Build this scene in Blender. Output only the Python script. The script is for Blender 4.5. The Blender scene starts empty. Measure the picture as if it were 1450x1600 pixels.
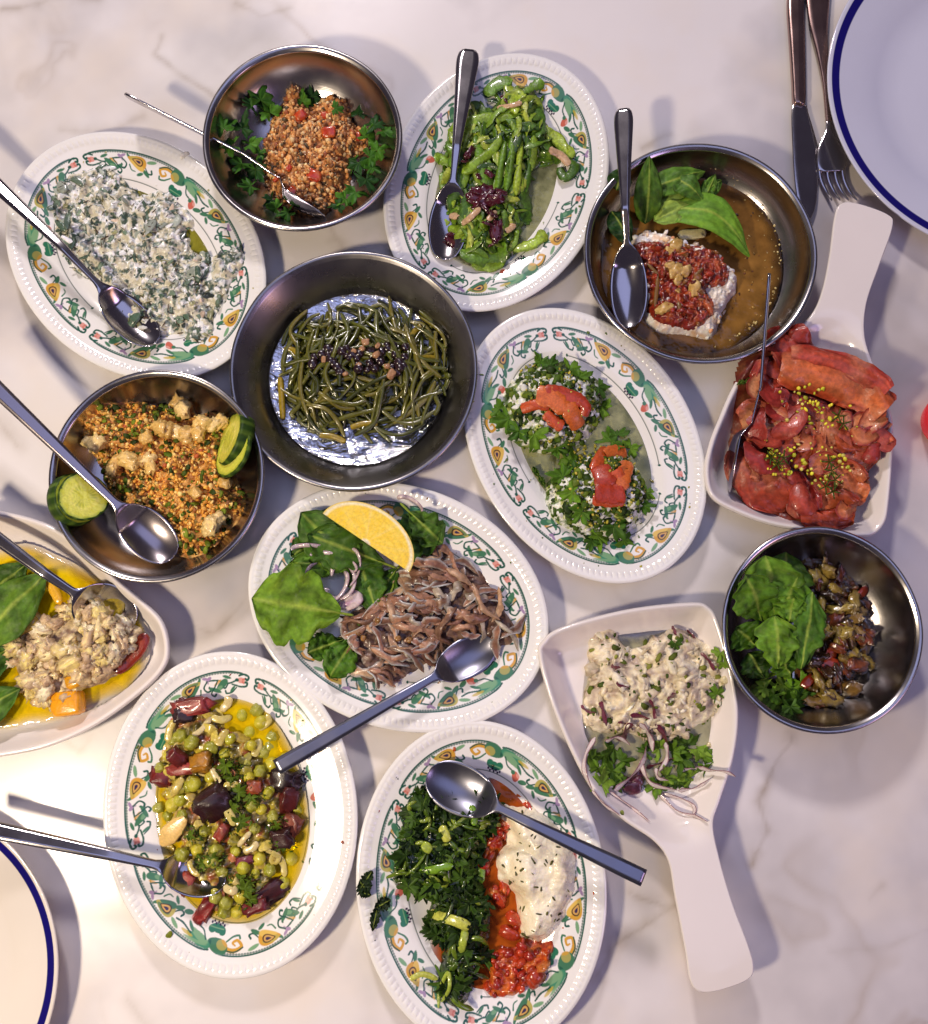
import bpy, math, random
import numpy as np
from mathutils import Vector, Matrix

# ---------------------------------------------------------------- camera, world, light
S = bpy.context.scene
COL = S.collection
F, CX, CY = 1500.0, 725.0, 800.0
TH, HC = math.radians(8.0), 0.88
cam = bpy.data.cameras.new('camera')
camo = bpy.data.objects.new('camera', cam); COL.objects.link(camo)
cam.sensor_fit = 'HORIZONTAL'; cam.sensor_width = 36.0; cam.lens = 36.0 * F / 1450.0
cam.clip_start = 0.02; cam.clip_end = 50
camo.location = (0, 0, HC); camo.rotation_euler = (TH, 0, 0)
S.camera = camo
S.view_settings.view_transform = 'Standard'; S.view_settings.look = 'None'
S.view_settings.exposure = -0.08; S.view_settings.gamma = 1.0
W = bpy.data.worlds.new('World'); S.world = W; W.use_nodes = True
W.node_tree.nodes['Background'].inputs[0].default_value = (0.40, 0.33, 0.50, 1)
W.node_tree.nodes['Background'].inputs[1].default_value = 0.12
S.cycles.max_bounces = 6; S.cycles.transparent_max_bounces = 12
S.cycles.caustics_reflective = False; S.cycles.caustics_refractive = False
S.cycles.sample_clamp_indirect = 4.0


def lamp(name, loc, target, size, watts, col, shape='DISK', size_y=None):
    l = bpy.data.lights.new(name, 'AREA'); l.shape = shape; l.size = size
    if size_y: l.size_y = size_y
    l.energy = watts; l.color = col
    o = bpy.data.objects.new(name, l); COL.objects.link(o); o.location = loc
    d = Vector(target) - Vector(loc); o.rotation_euler = d.to_track_quat('-Z', 'Y').to_euler()
    return o


lamp('warm_lamp', (-0.82, -0.37, 1.10), (-0.1, 0.0, 0), 0.15, 16.0, (1.0, 0.83, 0.62))
lamp('ceiling_spot', (-0.5, 2.5, 1.8), (0.0, 0.0, 0), 0.34, 50.0, (1.0, 0.90, 0.92))
lamp('blue_ceiling_panel', (0.35, 0.35, 2.3), (0.1, 0, 0), 2.2, 11.0, (0.50, 0.56, 1.0), 'RECTANGLE', 1.6)
lamp('violet_fill_light', (1.5, -0.75, 1.1), (0.2, -.1, 0), 0.7, 4.5, (0.66, 0.50, 1.0))  # added unseen fill light, tints the table mauve from the right
lamp('amber_wall_lamp', (1.7, -0.9, 0.9), (0.1, 0, 0), 0.6, 2.2, (1.0, 0.50, 0.25))

# ---------------------------------------------------------------- helpers
rnd = random.Random(7)
R = np.random.RandomState(11)


def px(x, y, z=0.0):
    "point of the plane at height z seen at photo pixel x, y"
    dx, dy = (x - CX) / F, -(y - CY) / F
    c, s = math.cos(TH), math.sin(TH)
    d = np.array([dx, dy * c + s, dy * s - c])
    t = (z - HC) / d[2]
    return np.array([0, 0, HC]) + t * d


def C(r, g, b):
    f = lambda v: (v / 255 / 12.92) if v <= 10.3 else ((v / 255 + 0.055) / 1.055) ** 2.4
    c = np.array([f(r), f(g), f(b)])
    if g > r > b + 8: c = c * np.array([1.5, 1.28, 0.75])
    elif r > 1.9 * g and g >= b * .5: c = c * np.array([.86, 1.05, .9]) + .004
    return c


def link(o, parent=None):
    COL.objects.link(o)
    if parent is not None:
        o.parent = parent
        o.matrix_parent_inverse = parent.matrix_basis.inverted()
    return o


def tag(o, label=None, cat=None, group=None, kind=None):
    if label: o['label'] = label
    if cat: o['category'] = cat
    if group: o['group'] = group
    if kind: o['kind'] = kind
    return o


def mesh(name, V, Fq, cols=None, mat=None, smooth=True):
    V = np.asarray(V, dtype=np.float32).reshape(-1, 3)
    me = bpy.data.meshes.new(name)
    Fq = np.asarray(Fq, dtype=np.int32)
    n, k = Fq.shape
    me.vertices.add(len(V)); me.vertices.foreach_set('co', V.ravel())
    me.loops.add(n * k); me.loops.foreach_set('vertex_index', Fq.ravel())
    me.polygons.add(n)
    me.polygons.foreach_set('loop_start', np.arange(0, n * k, k, dtype=np.int32))
    me.polygons.foreach_set('loop_total', np.full(n, k, dtype=np.int32))
    me.polygons.foreach_set('use_smooth', np.full(n, smooth, dtype=bool))
    if cols is not None:
        a = me.color_attributes.new('Col', 'FLOAT_COLOR', 'POINT')
        c = np.ones((len(V), 4), dtype=np.float32)
        c[:, :3] = np.asarray(cols, dtype=np.float32).reshape(-1, 3) if np.ndim(cols) > 1 else cols
        a.data.foreach_set('color', c.ravel())
    me.update(calc_edges=True); me.validate(clean_customdata=False)
    if mat: me.materials.append(mat)
    return me


def obj(name, V, Fq, cols=None, mat=None, smooth=True, parent=None):
    "mesh object with its origin at its base"
    V = np.array(V, dtype=np.float64).reshape(-1, 3)
    o0 = np.array([(V[:, 0].min() + V[:, 0].max()) / 2, (V[:, 1].min() + V[:, 1].max()) / 2, V[:, 2].min()])
    me = mesh(name, V - o0, Fq, cols, mat, smooth)
    o = bpy.data.objects.new(name, me); o.location = o0
    if parent is not None:
        COL.objects.link(o); o.parent = parent
        o.location = o0 - np.array(parent.location)
        return o
    return link(o)


def gridf(ny, nx, cu=False, cv=False):
    ys = np.arange(ny if cv else ny - 1); xs = np.arange(nx if cu else nx - 1)
    Y, X = np.meshgrid(ys, xs, indexing='ij')
    a = Y * nx + X; b = Y * nx + (X + 1) % nx; c = ((Y + 1) % ny) * nx + (X + 1) % nx; d = ((Y + 1) % ny) * nx + X
    return np.stack([a, b, c, d], -1).reshape(-1, 4)


_P = R.rand(64, 64, 64)


def vnoise(p):
    p = np.asarray(p, dtype=np.float64)
    i = np.floor(p).astype(int); f = p - i; f = f * f * (3 - 2 * f)
    i0 = i & 63; i1 = (i + 1) & 63
    x0, y0, z0 = i0[..., 0], i0[..., 1], i0[..., 2]; x1, y1, z1 = i1[..., 0], i1[..., 1], i1[..., 2]
    fx, fy, fz = f[..., 0], f[..., 1], f[..., 2]
    a = _P[x0, y0, z0] * (1 - fx) + _P[x1, y0, z0] * fx
    b = _P[x0, y1, z0] * (1 - fx) + _P[x1, y1, z0] * fx
    c = _P[x0, y0, z1] * (1 - fx) + _P[x1, y0, z1] * fx
    d = _P[x0, y1, z1] * (1 - fx) + _P[x1, y1, z1] * fx
    return ((a * (1 - fy) + b * fy) * (1 - fz) + (c * (1 - fy) + d * fy) * fz) * 2 - 1


def fbm(p, oct=4):
    s, a, r = 0, 1.0, 0
    p = np.asarray(p, dtype=np.float64)
    for k in range(oct):
        s = s + a * vnoise(p * 2 ** k + 17.3 * k); r += a; a *= 0.5
    return s / r


def xyz(x, y, z=0.0): return np.stack([x, y, np.zeros_like(x) + z], -1)


def smooth_poly(pts, k=6):
    P = np.array(pts, float); n = len(P); out = []
    for i in range(n):
        p0, p1, p2, p3 = P[i - 1], P[i], P[(i + 1) % n], P[(i + 2) % n]
        for t in np.arange(k) / k:
            out.append(0.5 * ((2 * p1) + (-p0 + p2) * t + (2 * p0 - 5 * p1 + 4 * p2 - p3) * t * t + (-p0 + 3 * p1 - 3 * p2 + p3) * t ** 3))
    return np.array(out)


def smooth_path(pts, k=6):
    P = [np.array(p, float) for p in pts]
    P = [2 * P[0] - P[1]] + P + [2 * P[-1] - P[-2]]; out = []
    for i in range(1, len(P) - 2):
        p0, p1, p2, p3 = P[i - 1], P[i], P[i + 1], P[i + 2]
        for t in np.arange(k) / k:
            out.append(0.5 * ((2 * p1) + (-p0 + p2) * t + (2 * p0 - 5 * p1 + 4 * p2 - p3) * t * t + (-p0 + 3 * p1 - 3 * p2 + p3) * t ** 3))
    out.append(P[-2])
    return np.array(out)


def sdist(X, Y, poly):
    "signed distance to a closed polygon, positive inside"
    x = X.ravel(); y = Y.ravel(); d = np.full(x.shape, 1e9); ins = np.zeros(x.shape, bool)
    A = poly; B = np.roll(poly, -1, 0)
    for (ax, ay), (bx, by) in zip(A[:, :2], B[:, :2]):
        ex, ey = bx - ax, by - ay; L = ex * ex + ey * ey + 1e-18
        t = np.clip(((x - ax) * ex + (y - ay) * ey) / L, 0, 1)
        d = np.minimum(d, np.hypot(x - ax - t * ex, y - ay - t * ey))
        c = ((ay > y) != (by > y))
        with np.errstate(divide='ignore', invalid='ignore'):
            ins ^= c & (x < (bx - ax) * (y - ay) / (by - ay + 1e-18) + ax)
    return np.where(ins, d, -d).reshape(X.shape)


# ---------------------------------------------------------------- materials
def newmat(name):
    m = bpy.data.materials.new(name); m.use_nodes = True
    nt = m.node_tree; return m, nt, nt.nodes['Principled BSDF']


def vmat(name, rough=0.4, nscale=600, namp=0.25, bump=0.3, bscale=900, bdist=0.0006, sss=0.0, coat=0.0, spec=0.5, tint=None, sssr=0.004):
    "colour from the Col attribute, broken up by grain, with fine relief"
    m, nt, b = newmat(name); N = nt.nodes.new; Lk = nt.links.new
    at = N('ShaderNodeAttribute'); at.attribute_name = 'Col'
    tc = N('ShaderNodeTexCoord')
    n1 = N('ShaderNodeTexNoise'); n1.inputs['Scale'].default_value = nscale; n1.inputs['Detail'].default_value = 4
    Lk(tc.outputs['Object'], n1.inputs['Vector'])
    mr = N('ShaderNodeMapRange'); mr.inputs[1].default_value = 0.3; mr.inputs[2].default_value = 0.7
    mr.inputs[3].default_value = 1 - namp; mr.inputs[4].default_value = 1 + namp
    Lk(n1.outputs['Fac'], mr.inputs[0])
    mx = N('ShaderNodeVectorMath'); mx.operation = 'SCALE'
    Lk(at.outputs['Color'], mx.inputs[0]); Lk(mr.outputs[0], mx.inputs['Scale'])
    Lk(mx.outputs[0], b.inputs['Base Color'])
    n2 = N('ShaderNodeTexNoise'); n2.inputs['Scale'].default_value = bscale; n2.inputs['Detail'].default_value = 3
    Lk(tc.outputs['Object'], n2.inputs['Vector'])
    bp = N('ShaderNodeBump'); bp.inputs['Strength'].default_value = bump; bp.inputs['Distance'].default_value = bdist
    Lk(n2.outputs['Fac'], bp.inputs['Height']); Lk(bp.outputs[0], b.inputs['Normal'])
    b.inputs['Roughness'].default_value = rough
    b.inputs['Specular IOR Level'].default_value = spec
    b.inputs['Coat Weight'].default_value = coat; b.inputs['Coat Roughness'].default_value = 0.08
    if sss:
        b.inputs['Subsurface Weight'].default_value = sss
        b.inputs['Subsurface Scale'].default_value = sssr; b.inputs['Subsurface Radius'].default_value = (1, 0.8, 0.6)
    return m


def steelmat(name, base=(0.56, 0.54, 0.52), rough=0.2, rings=True, scr=0.25):
    m, nt, b = newmat(name); N = nt.nodes.new; Lk = nt.links.new
    b.inputs['Base Color'].default_value = (*base, 1); b.inputs['Metallic'].default_value = 1.0
    tc = N('ShaderNodeTexCoord')
    mp = N('ShaderNodeMapping'); mp.inputs['Scale'].default_value = (1, 1, 1)
    n1 = N('ShaderNodeTexNoise'); n1.inputs['Scale'].default_value = 35; n1.inputs['Detail'].default_value = 5
    Lk(tc.outputs['Object'], n1.inputs['Vector'])
    mr = N('ShaderNodeMapRange'); mr.inputs[1].default_value = 0.3; mr.inputs[2].default_value = 0.7
    mr.inputs[3].default_value = rough * 0.85; mr.inputs[4].default_value = rough * 1.25
    Lk(n1.outputs['Fac'], mr.inputs[0]); Lk(mr.outputs[0], b.inputs['Roughness'])
    if rings:   # spinning marks round the axis
        sp = N('ShaderNodeSeparateXYZ'); Lk(tc.outputs['Object'], sp.inputs[0])
        ln = N('ShaderNodeVectorMath'); ln.operation = 'LENGTH'
        cb = N('ShaderNodeCombineXYZ'); Lk(sp.outputs[0], cb.inputs[0]); Lk(sp.outputs[1], cb.inputs[1])
        Lk(cb.outputs[0], ln.inputs[0])
        cc = N('ShaderNodeCombineXYZ'); Lk(ln.outputs['Value'], cc.inputs[0]); Lk(sp.outputs[2], cc.inputs[1])
        n3 = N('ShaderNodeTexNoise'); n3.inputs['Scale'].default_value = 1400; n3.inputs['Detail'].default_value = 2
        Lk(cc.outputs[0], n3.inputs['Vector'])
        n4 = N('ShaderNodeTexNoise'); n4.inputs['Scale'].default_value = 22; n4.inputs['Detail'].default_value = 2
        Lk(tc.outputs['Object'], n4.inputs['Vector'])
        b1 = N('ShaderNodeBump'); b1.inputs['Strength'].default_value = scr; b1.inputs['Distance'].default_value = 0.0002
        Lk(n3.outputs['Fac'], b1.inputs['Height'])
        b2 = N('ShaderNodeBump'); b2.inputs['Strength'].default_value = 0.15; b2.inputs['Distance'].default_value = 0.002
        Lk(n4.outputs['Fac'], b2.inputs['Height']); Lk(b1.outputs[0], b2.inputs['Normal'])
        Lk(b2.outputs[0], b.inputs['Normal'])
    return m


def oilmat(name, col, rough=0.05, dens=0.8, spec=1.0):
    "thin clear liquid: tints what lies under it and shines"
    m, nt, b = newmat(name); N = nt.nodes.new; Lk = nt.links.new
    nt.nodes.remove(b); out = nt.nodes['Material Output']
    tr = N('ShaderNodeBsdfTransparent'); tr.inputs[0].default_value = (*col, 1)
    df = N('ShaderNodeBsdfDiffuse'); df.inputs[0].default_value = (*col, 1)
    tc = N('ShaderNodeTexCoord'); n1 = N('ShaderNodeTexNoise'); n1.inputs['Scale'].default_value = 60; n1.inputs['Detail'].default_value = 3
    Lk(tc.outputs['Object'], n1.inputs['Vector'])
    mr = N('ShaderNodeMapRange'); mr.inputs[1].default_value = 0.3; mr.inputs[2].default_value = 0.7
    mr.inputs[3].default_value = max(0, dens - 0.25); mr.inputs[4].default_value = min(1, dens + 0.15)
    Lk(n1.outputs['Fac'], mr.inputs[0])
    at = N('ShaderNodeAttribute'); at.attribute_name = 'Col'; mu = N('ShaderNodeMath'); mu.operation = 'MULTIPLY'; Lk(mr.outputs[0], mu.inputs[0]); Lk(at.outputs['Fac'], mu.inputs[1])
    pw = N('ShaderNodeMix'); pw.data_type = 'RGBA'; pw.inputs[6].default_value = (1, 1, 1, 1); pw.inputs[7].default_value = (*col, 1); Lk(at.outputs['Fac'], pw.inputs[0]); Lk(pw.outputs[2], tr.inputs[0])
    mx = N('ShaderNodeMixShader'); Lk(mu.outputs[0], mx.inputs[0]); Lk(tr.outputs[0], mx.inputs[1]); Lk(df.outputs[0], mx.inputs[2])
    gl = N('ShaderNodeBsdfGlossy'); gl.inputs['Roughness'].default_value = rough
    bp = N('ShaderNodeBump'); bp.inputs['Strength'].default_value = 0.35; bp.inputs['Distance'].default_value = 0.002
    n2 = N('ShaderNodeTexNoise'); n2.inputs['Scale'].default_value = 90; Lk(tc.outputs['Object'], n2.inputs['Vector'])
    Lk(n2.outputs['Fac'], bp.inputs['Height']); Lk(bp.outputs[0], gl.inputs['Normal'])
    fr = N('ShaderNodeFresnel'); fr.inputs[0].default_value = 1.45; Lk(bp.outputs[0], fr.inputs['Normal'])
    m2 = N('ShaderNodeMixShader'); Lk(fr.outputs[0], m2.inputs[0]); Lk(mx.outputs[0], m2.inputs[1]); Lk(gl.outputs[0], m2.inputs[2])
    Lk(m2.outputs[0], out.inputs[0])
    return m


def glazemat(name, base=None, rough=0.12, attr=False, bump=0.08):
    m, nt, b = newmat(name); N = nt.nodes.new; Lk = nt.links.new
    tc = N('ShaderNodeTexCoord'); n1 = N('ShaderNodeTexNoise'); n1.inputs['Scale'].default_value = 14; n1.inputs['Detail'].default_value = 3
    Lk(tc.outputs['Object'], n1.inputs['Vector'])
    mr = N('ShaderNodeMapRange'); mr.inputs[3].default_value = 0.93; mr.inputs[4].default_value = 1.03; Lk(n1.outputs['Fac'], mr.inputs[0])
    mx = N('ShaderNodeVectorMath'); mx.operation = 'SCALE'; Lk(mr.outputs[0], mx.inputs['Scale'])
    if attr:
        at = N('ShaderNodeAttribute'); at.attribute_name = 'Col'; Lk(at.outputs['Color'], mx.inputs[0])
    else: mx.inputs[0].default_value = base
    Lk(mx.outputs[0], b.inputs['Base Color'])
    b.inputs['Roughness'].default_value = rough; b.inputs['Coat Weight'].default_value = 0.4; b.inputs['Coat Roughness'].default_value = 0.06
    bp = N('ShaderNodeBump'); bp.inputs['Strength'].default_value = bump; bp.inputs['Distance'].default_value = 0.002
    n2 = N('ShaderNodeTexNoise'); n2.inputs['Scale'].default_value = 45; Lk(tc.outputs['Object'], n2.inputs['Vector'])
    Lk(n2.outputs['Fac'], bp.inputs['Height']); Lk(bp.outputs[0], b.inputs['Normal'])
    return m


M_STEEL = steelmat('hammered_steel', (0.50, 0.47, 0.46), 0.22)
M_PAN = steelmat('pan_steel', (0.36, 0.34, 0.33), 0.27, True, 0.15)
M_SPOON = steelmat('spoon_steel', (0.52, 0.49, 0.50), 0.15, False)
M_BAR = steelmat('brushed_spoon_steel', (0.27, 0.27, 0.32), 0.30, False)
M_PLATE = glazemat('printed_porcelain', attr=True, rough=0.13)
M_WHITE = glazemat('white_porcelain', tuple(C(236, 228, 222)), 0.14)
M_FOOD = vmat('moist_food', 0.38, 500, 0.22, 0.35, 700, 0.0008, 0.1, 0.25)
M_CREAM = vmat('creamy_food', 0.42, 300, 0.12, 0.5, 420, 0.0012, 0.25, 0.15)
M_CRUMB = vmat('crumbly_food', 0.55, 900, 0.25, 0.4, 1200, 0.0005, 0.1, 0.08)
M_LEAF = vmat('leaf_green', 0.5, 260, 0.22, 0.35, 420, 0.0008, 0.0, 0.0, 0.25)
M_WET = vmat('wet_vegetable', 0.25, 420, 0.25, 0.3, 500, 0.0008, 0.08, 0.6)
M_FISH = vmat('oily_fish', 0.36, 260, 0.28, 0.45, 380, 0.001, 0.2, 0.2)
M_FRUIT = vmat('juicy_flesh', 0.25, 500, 0.12, 0.3, 520, 0.0008, 0.3, 0.6)
M_OILY = oilmat('olive_oil', C(190, 186, 70), dens=0.35)
M_OILG = oilmat('golden_oil', C(250, 218, 14), dens=0.52)
M_OILP = oilmat('pale_dressing', C(226, 226, 168), dens=0.3)
M_BROTH = oilmat('brown_oil', C(182, 132, 64), 0.06, dens=0.55)
M_REDOIL = oilmat('red_oil', C(214, 96, 24), dens=0.6)


def translucent(m, amt=0.3):
    nt = m.node_tree; out = nt.nodes['Material Output']; b = nt.nodes['Principled BSDF']
    t = nt.nodes.new('ShaderNodeBsdfTranslucent'); mx = nt.nodes.new('ShaderNodeMixShader'); mx.inputs[0].default_value = amt
    src = b.inputs['Base Color'].links[0].from_socket; nt.links.new(src, t.inputs[0])
    nt.links.new(b.outputs[0], mx.inputs[1]); nt.links.new(t.outputs[0], mx.inputs[2]); nt.links.new(mx.outputs[0], out.inputs[0])


translucent(M_LEAF, .22); translucent(M_FISH, .2)
# ---------------------------------------------------------------- table
def pix_of(x, y, z):
    c, s = math.cos(TH), math.sin(TH)
    zz = z - HC
    d = -(-y * s + zz * c)
    return CX + F * x / d, CY - F * (y * c + zz * s) / d


def make_table():
    xs = np.linspace(-0.80, 0.80, 620); ys = np.linspace(-0.72, 1.0, 660)
    X, Y = np.meshgrid(xs, ys)
    U, Vv = pix_of(X, Y, 0.0 * X)
    p = xyz(X, Y)
    cloud = fbm(p * 5.5 + 3, 5); cl2 = fbm(p * 14 + 9, 4)
    warp = np.stack([fbm(p * 6 + 31, 4), fbm(p * 6 + 77, 4), 0 * X], -1) * 0.10
    q = p + warp
    r1 = 1 - np.abs(fbm(q * 4.2 + 50, 5)) * 14
    v1 = np.clip(r1, 0, 1) ** 1.5 * np.clip(0.15 + fbm(p * 7 + 5, 3) * 2.0, 0, 1)
    base = C(233, 228, 226)[None, None]; grey = C(176, 171, 172)[None, None]; warm = C(234, 222, 206)[None, None]
    col = base + (grey - base) * np.clip(0.22 + cloud * 1.25 + .25 * fbm(p * 26 + 60, 4) + .22 * np.clip(X * 1.2 - Y * .5, -.3, .6), 0, 1)[..., None]
    col = col + (warm - col) * np.clip(cl2 * 0.9 + 0.1, 0, 0.7)[..., None]
    col = col + (C(160, 140, 116) - col) * (v1 * 0.42)[..., None]
    smudge = np.clip(fbm(q * 9 + 88, 5) * 2.2 - .55, 0, 1) * np.clip(fbm(p * 3 + 12, 2) * 2 + .5, 0, 1)
    col = col + (C(158, 146, 126) - col) * (smudge * .38)[..., None]
    # the veins that can be made out between the dishes, in the photo's places
    veins = [([(1235, 1150), (1205, 1200), (1185, 1260), (1195, 1300), (1170, 1350)], 11, .75), ([(1060, 1400), (1010, 1440), (960, 1475), (935, 1520)], 17, .6),
             ([(985, 1390), (1030, 1415)], 12, .6), ([(0, 15), (100, 5), (150, 3)], 9, .5), ([(360, 0), (400, 20), (450, 8)], 12, .6),
             ([(250, 60), (235, 85), (300, 130), (340, 150)], 7, .4), ([(90, 200), (170, 195), (220, 180)], 9, .35), ([(1010, 230), (1050, 215)], 9, .5),
             ([(300, 975), (330, 985), (380, 940)], 12, .5), ([(90, 1150), (120, 1170), (140, 1150)], 10, .4), ([(1380, 1380), (1360, 1400)], 8, .3),
             ([(200, 1560), (230, 1590)], 14, .3), ([(1290, 1480), (1390, 1475), (1450, 1450)], 10, .22), ([(0, 660), (30, 690)], 14, .4)]
    dU = fbm(p * 22 + 3, 4) * 16; dV = fbm(p * 22 + 43, 4) * 16
    fine = np.clip(0.55 + fbm(p * 45 + 8, 4) * 1.6, 0, 1)
    for pts, w, a in veins:
        d = np.full(X.shape, 1e9)
        for (ax, ay), (bx, by) in zip(pts[:-1], pts[1:]):
            ex, ey = bx - ax, by - ay; t = np.clip(((U + dU - ax) * ex + (Vv + dV - ay) * ey) / (ex * ex + ey * ey), 0, 1)
            d = np.minimum(d, np.hypot(U + dU - ax - t * ex, Vv + dV - ay - t * ey))
        m = (.65 * np.exp(-(d / w) ** 2) * fine + .28 * np.exp(-(d / 3.2) ** 2)) * a
        col = col + (C(142, 124, 98) - col) * m[..., None]
    V = xyz(X, Y); V[0, :, 2] = V[-1, :, 2] = -0.03; V[:, 0, 2] = V[:, -1, 2] = -0.03
    me = mesh('marble_table', V, gridf(*X.shape), col.reshape(-1, 3), None)
    m = glazemat('polished_marble', attr=True, rough=0.24, bump=0.02)
    m.node_tree.nodes['Principled BSDF'].inputs['Coat Weight'].default_value = 0.15
    me.materials.append(m)
    o = bpy.data.objects.new('marble_table', me); link(o)
    tag(o, 'white marble table top with faint brown veins under all the dishes', 'table')


make_table()

# ---------------------------------------------------------------- round vessels
class Vessel:
    def __init__(s, kind, cx, cy, prof, a=0, b=0, rot=0):
        s.kind, s.cx, s.cy, s.prof, s.a, s.b, s.rot = kind, cx, cy, prof, a, b, rot

    def h(s, X, Y):
        X = np.asarray(X, float) - s.cx; Y = np.asarray(Y, float) - s.cy
        if s.kind == 'round':
            r = np.hypot(X, Y)
            return np.interp(r, s.prof[0], s.prof[1])
        if s.kind == 'oval':
            c, q = math.cos(s.rot), math.sin(s.rot)
            u = X * c + Y * q; v = -X * q + Y * c
            lo = np.zeros(u.shape); hi = np.full(u.shape, s.b * 0.98)
            for _ in range(14):
                m = (lo + hi) / 2
                f = (u / (s.a - m)) ** 2 + (v / (s.b - m)) ** 2 < 1
                lo = np.where(f, m, lo); hi = np.where(f, hi, m)
            return np.interp(lo, s.prof[0], s.prof[1])
        return s.hf(X + s.cx, Y + s.cy)


def surf(x, y, fn, k=3):
    z = 0.02
    for _ in range(k):
        p = px(x, y, z); z = float(fn(np.array([p[0]]), np.array([p[1]]))[0])
    return np.array([p[0], p[1], z])


def lathe(name, cx, cy, prof, mat, nseg=128, wob=0.0, seed=0, cols=None, dent=0.0):
    n = len(prof); t = np.linspace(0, 2 * math.pi, nseg, endpoint=False)
    r = np.array([p[0] for p in prof])[:, None]; z = np.array([p[1] for p in prof])[:, None]
    w = 1 + wob * np.sin(2 * t + seed)[None] + wob * 0.6 * np.sin(3 * t + 2 * seed)[None]
    if dent: w = w + dent * vnoise(np.stack([np.cos(t) * 2.3 + seed, np.sin(t) * 2.3, 0 * t], -1))[None]
    X = r * np.cos(t) * w; Y = r * np.sin(t) * w; Z = z + 0 * X
    me = mesh(name, np.stack([X, Y, Z], -1), gridf(n, nseg, cu=True), cols, mat)
    o = bpy.data.objects.new(name, me); o.location = (cx, cy, 0)
    return link(o)


def arc(cx, cz, r, a0, a1, n):
    return [(cx + r * math.cos(math.radians(a)), cz + r * math.sin(math.radians(a))) for a in np.linspace(a0, a1, n)]


def bowl(pc, rpx, H, rf, label, kind='bowl', seed=0, mat=None, name='steel_bowl', power=1.0, sy=1.0):
    c = px(pc[0], pc[1], H); R0 = px(pc[0] + rpx, pc[1], H)[0] - c[0]
    rf = rf * R0
    t = np.linspace(0, 1, 26)
    if kind == 'bowl':     # floor, quarter-round wall, flared lip
        wr = rf + (R0 - 0.006 - rf) * np.sin(t * math.pi / 2) ** power; wz = 0.002 + (H - 0.004) * (1 - np.cos(t * math.pi / 2)) ** 0.88
    else:                  # pan: sharp floor edge, straight flared wall
        wr = rf + (R0 - 0.006 - rf) * t; wz = 0.002 + (H - 0.004) * np.clip(t, 0, 1) ** 0.74
    inner = [(0.0005, 0.002), (rf * .3, .002), (rf * .6, .002), (rf * .9, 0.002)] + ([(rf * .985, .0021), (rf, .0035)] if kind != 'bowl' else []) + list(zip(wr, wz))[(1 if kind == 'bowl' else 2):]
    step = [(R0 - 0.0052, H - 0.0016), (R0 - 0.0040, H - 0.0002), (R0 - .002, H + .0006), (R0 - .0004, H), (R0, H - .0015), (R0 - .0008, H - .003), (R0 - .003, H - .0036)]
    outer = [(max(r - 0.0002, 0.001) + 0.0006, z - 0.0014) for r, z in list(zip(wr, wz))[::-1]][2:] + [(rf * .9, 0.0002), (0.0005, 0.0002)]
    o = lathe(name, c[0], c[1], inner + step + outer, mat or M_STEEL, 144, 0.004, seed, dent=0.006)
    o.scale = (1, sy, 1)
    tag(o, label, 'bowl' if kind == 'bowl' else 'pan')
    pr = np.array([p[0] for p in inner + step[:3]]); pz = np.array([p[1] for p in inner + step[:3]])
    return Vessel('round', c[0], c[1], (np.append(pr, R0 + .002), np.append(pz, H)))


# ---------------------------------------------------------------- printed oval plates
PA, PB = 0.137, 0.1065      # half axes


def stroke(U, V, pts, w0, w1=None):
    P = smooth_path([(a, b) for a, b in pts], 8); w1 = w0 if w1 is None else w1
    d = np.full(U.shape, 1e9); n = len(P) - 1
    for i in range(n):
        ax, ay = P[i]; bx, by = P[i + 1]; ex, ey = bx - ax, by - ay
        t = np.clip(((U - ax) * ex + (V - ay) * ey) / (ex * ex + ey * ey + 1e-12), 0, 1)
        w = w0 + (w1 - w0) * (i + t) / n
        d = np.minimum(d, np.hypot(U - ax - t * ex, V - ay - t * ey) - w)
    return d


def blob(U, V, x, y, a, b, ang, k=0.0):
    c, s = math.cos(math.radians(ang)), math.sin(math.radians(ang))
    u = (U - x) * c + (V - y) * s; v = -(U - x) * s + (V - y) * c
    bb = b * (1 - k * u / a)
    return (np.sqrt((u / a) ** 2 + (v / np.maximum(bb, .05)) ** 2) - 1) * min(a, b)


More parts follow.
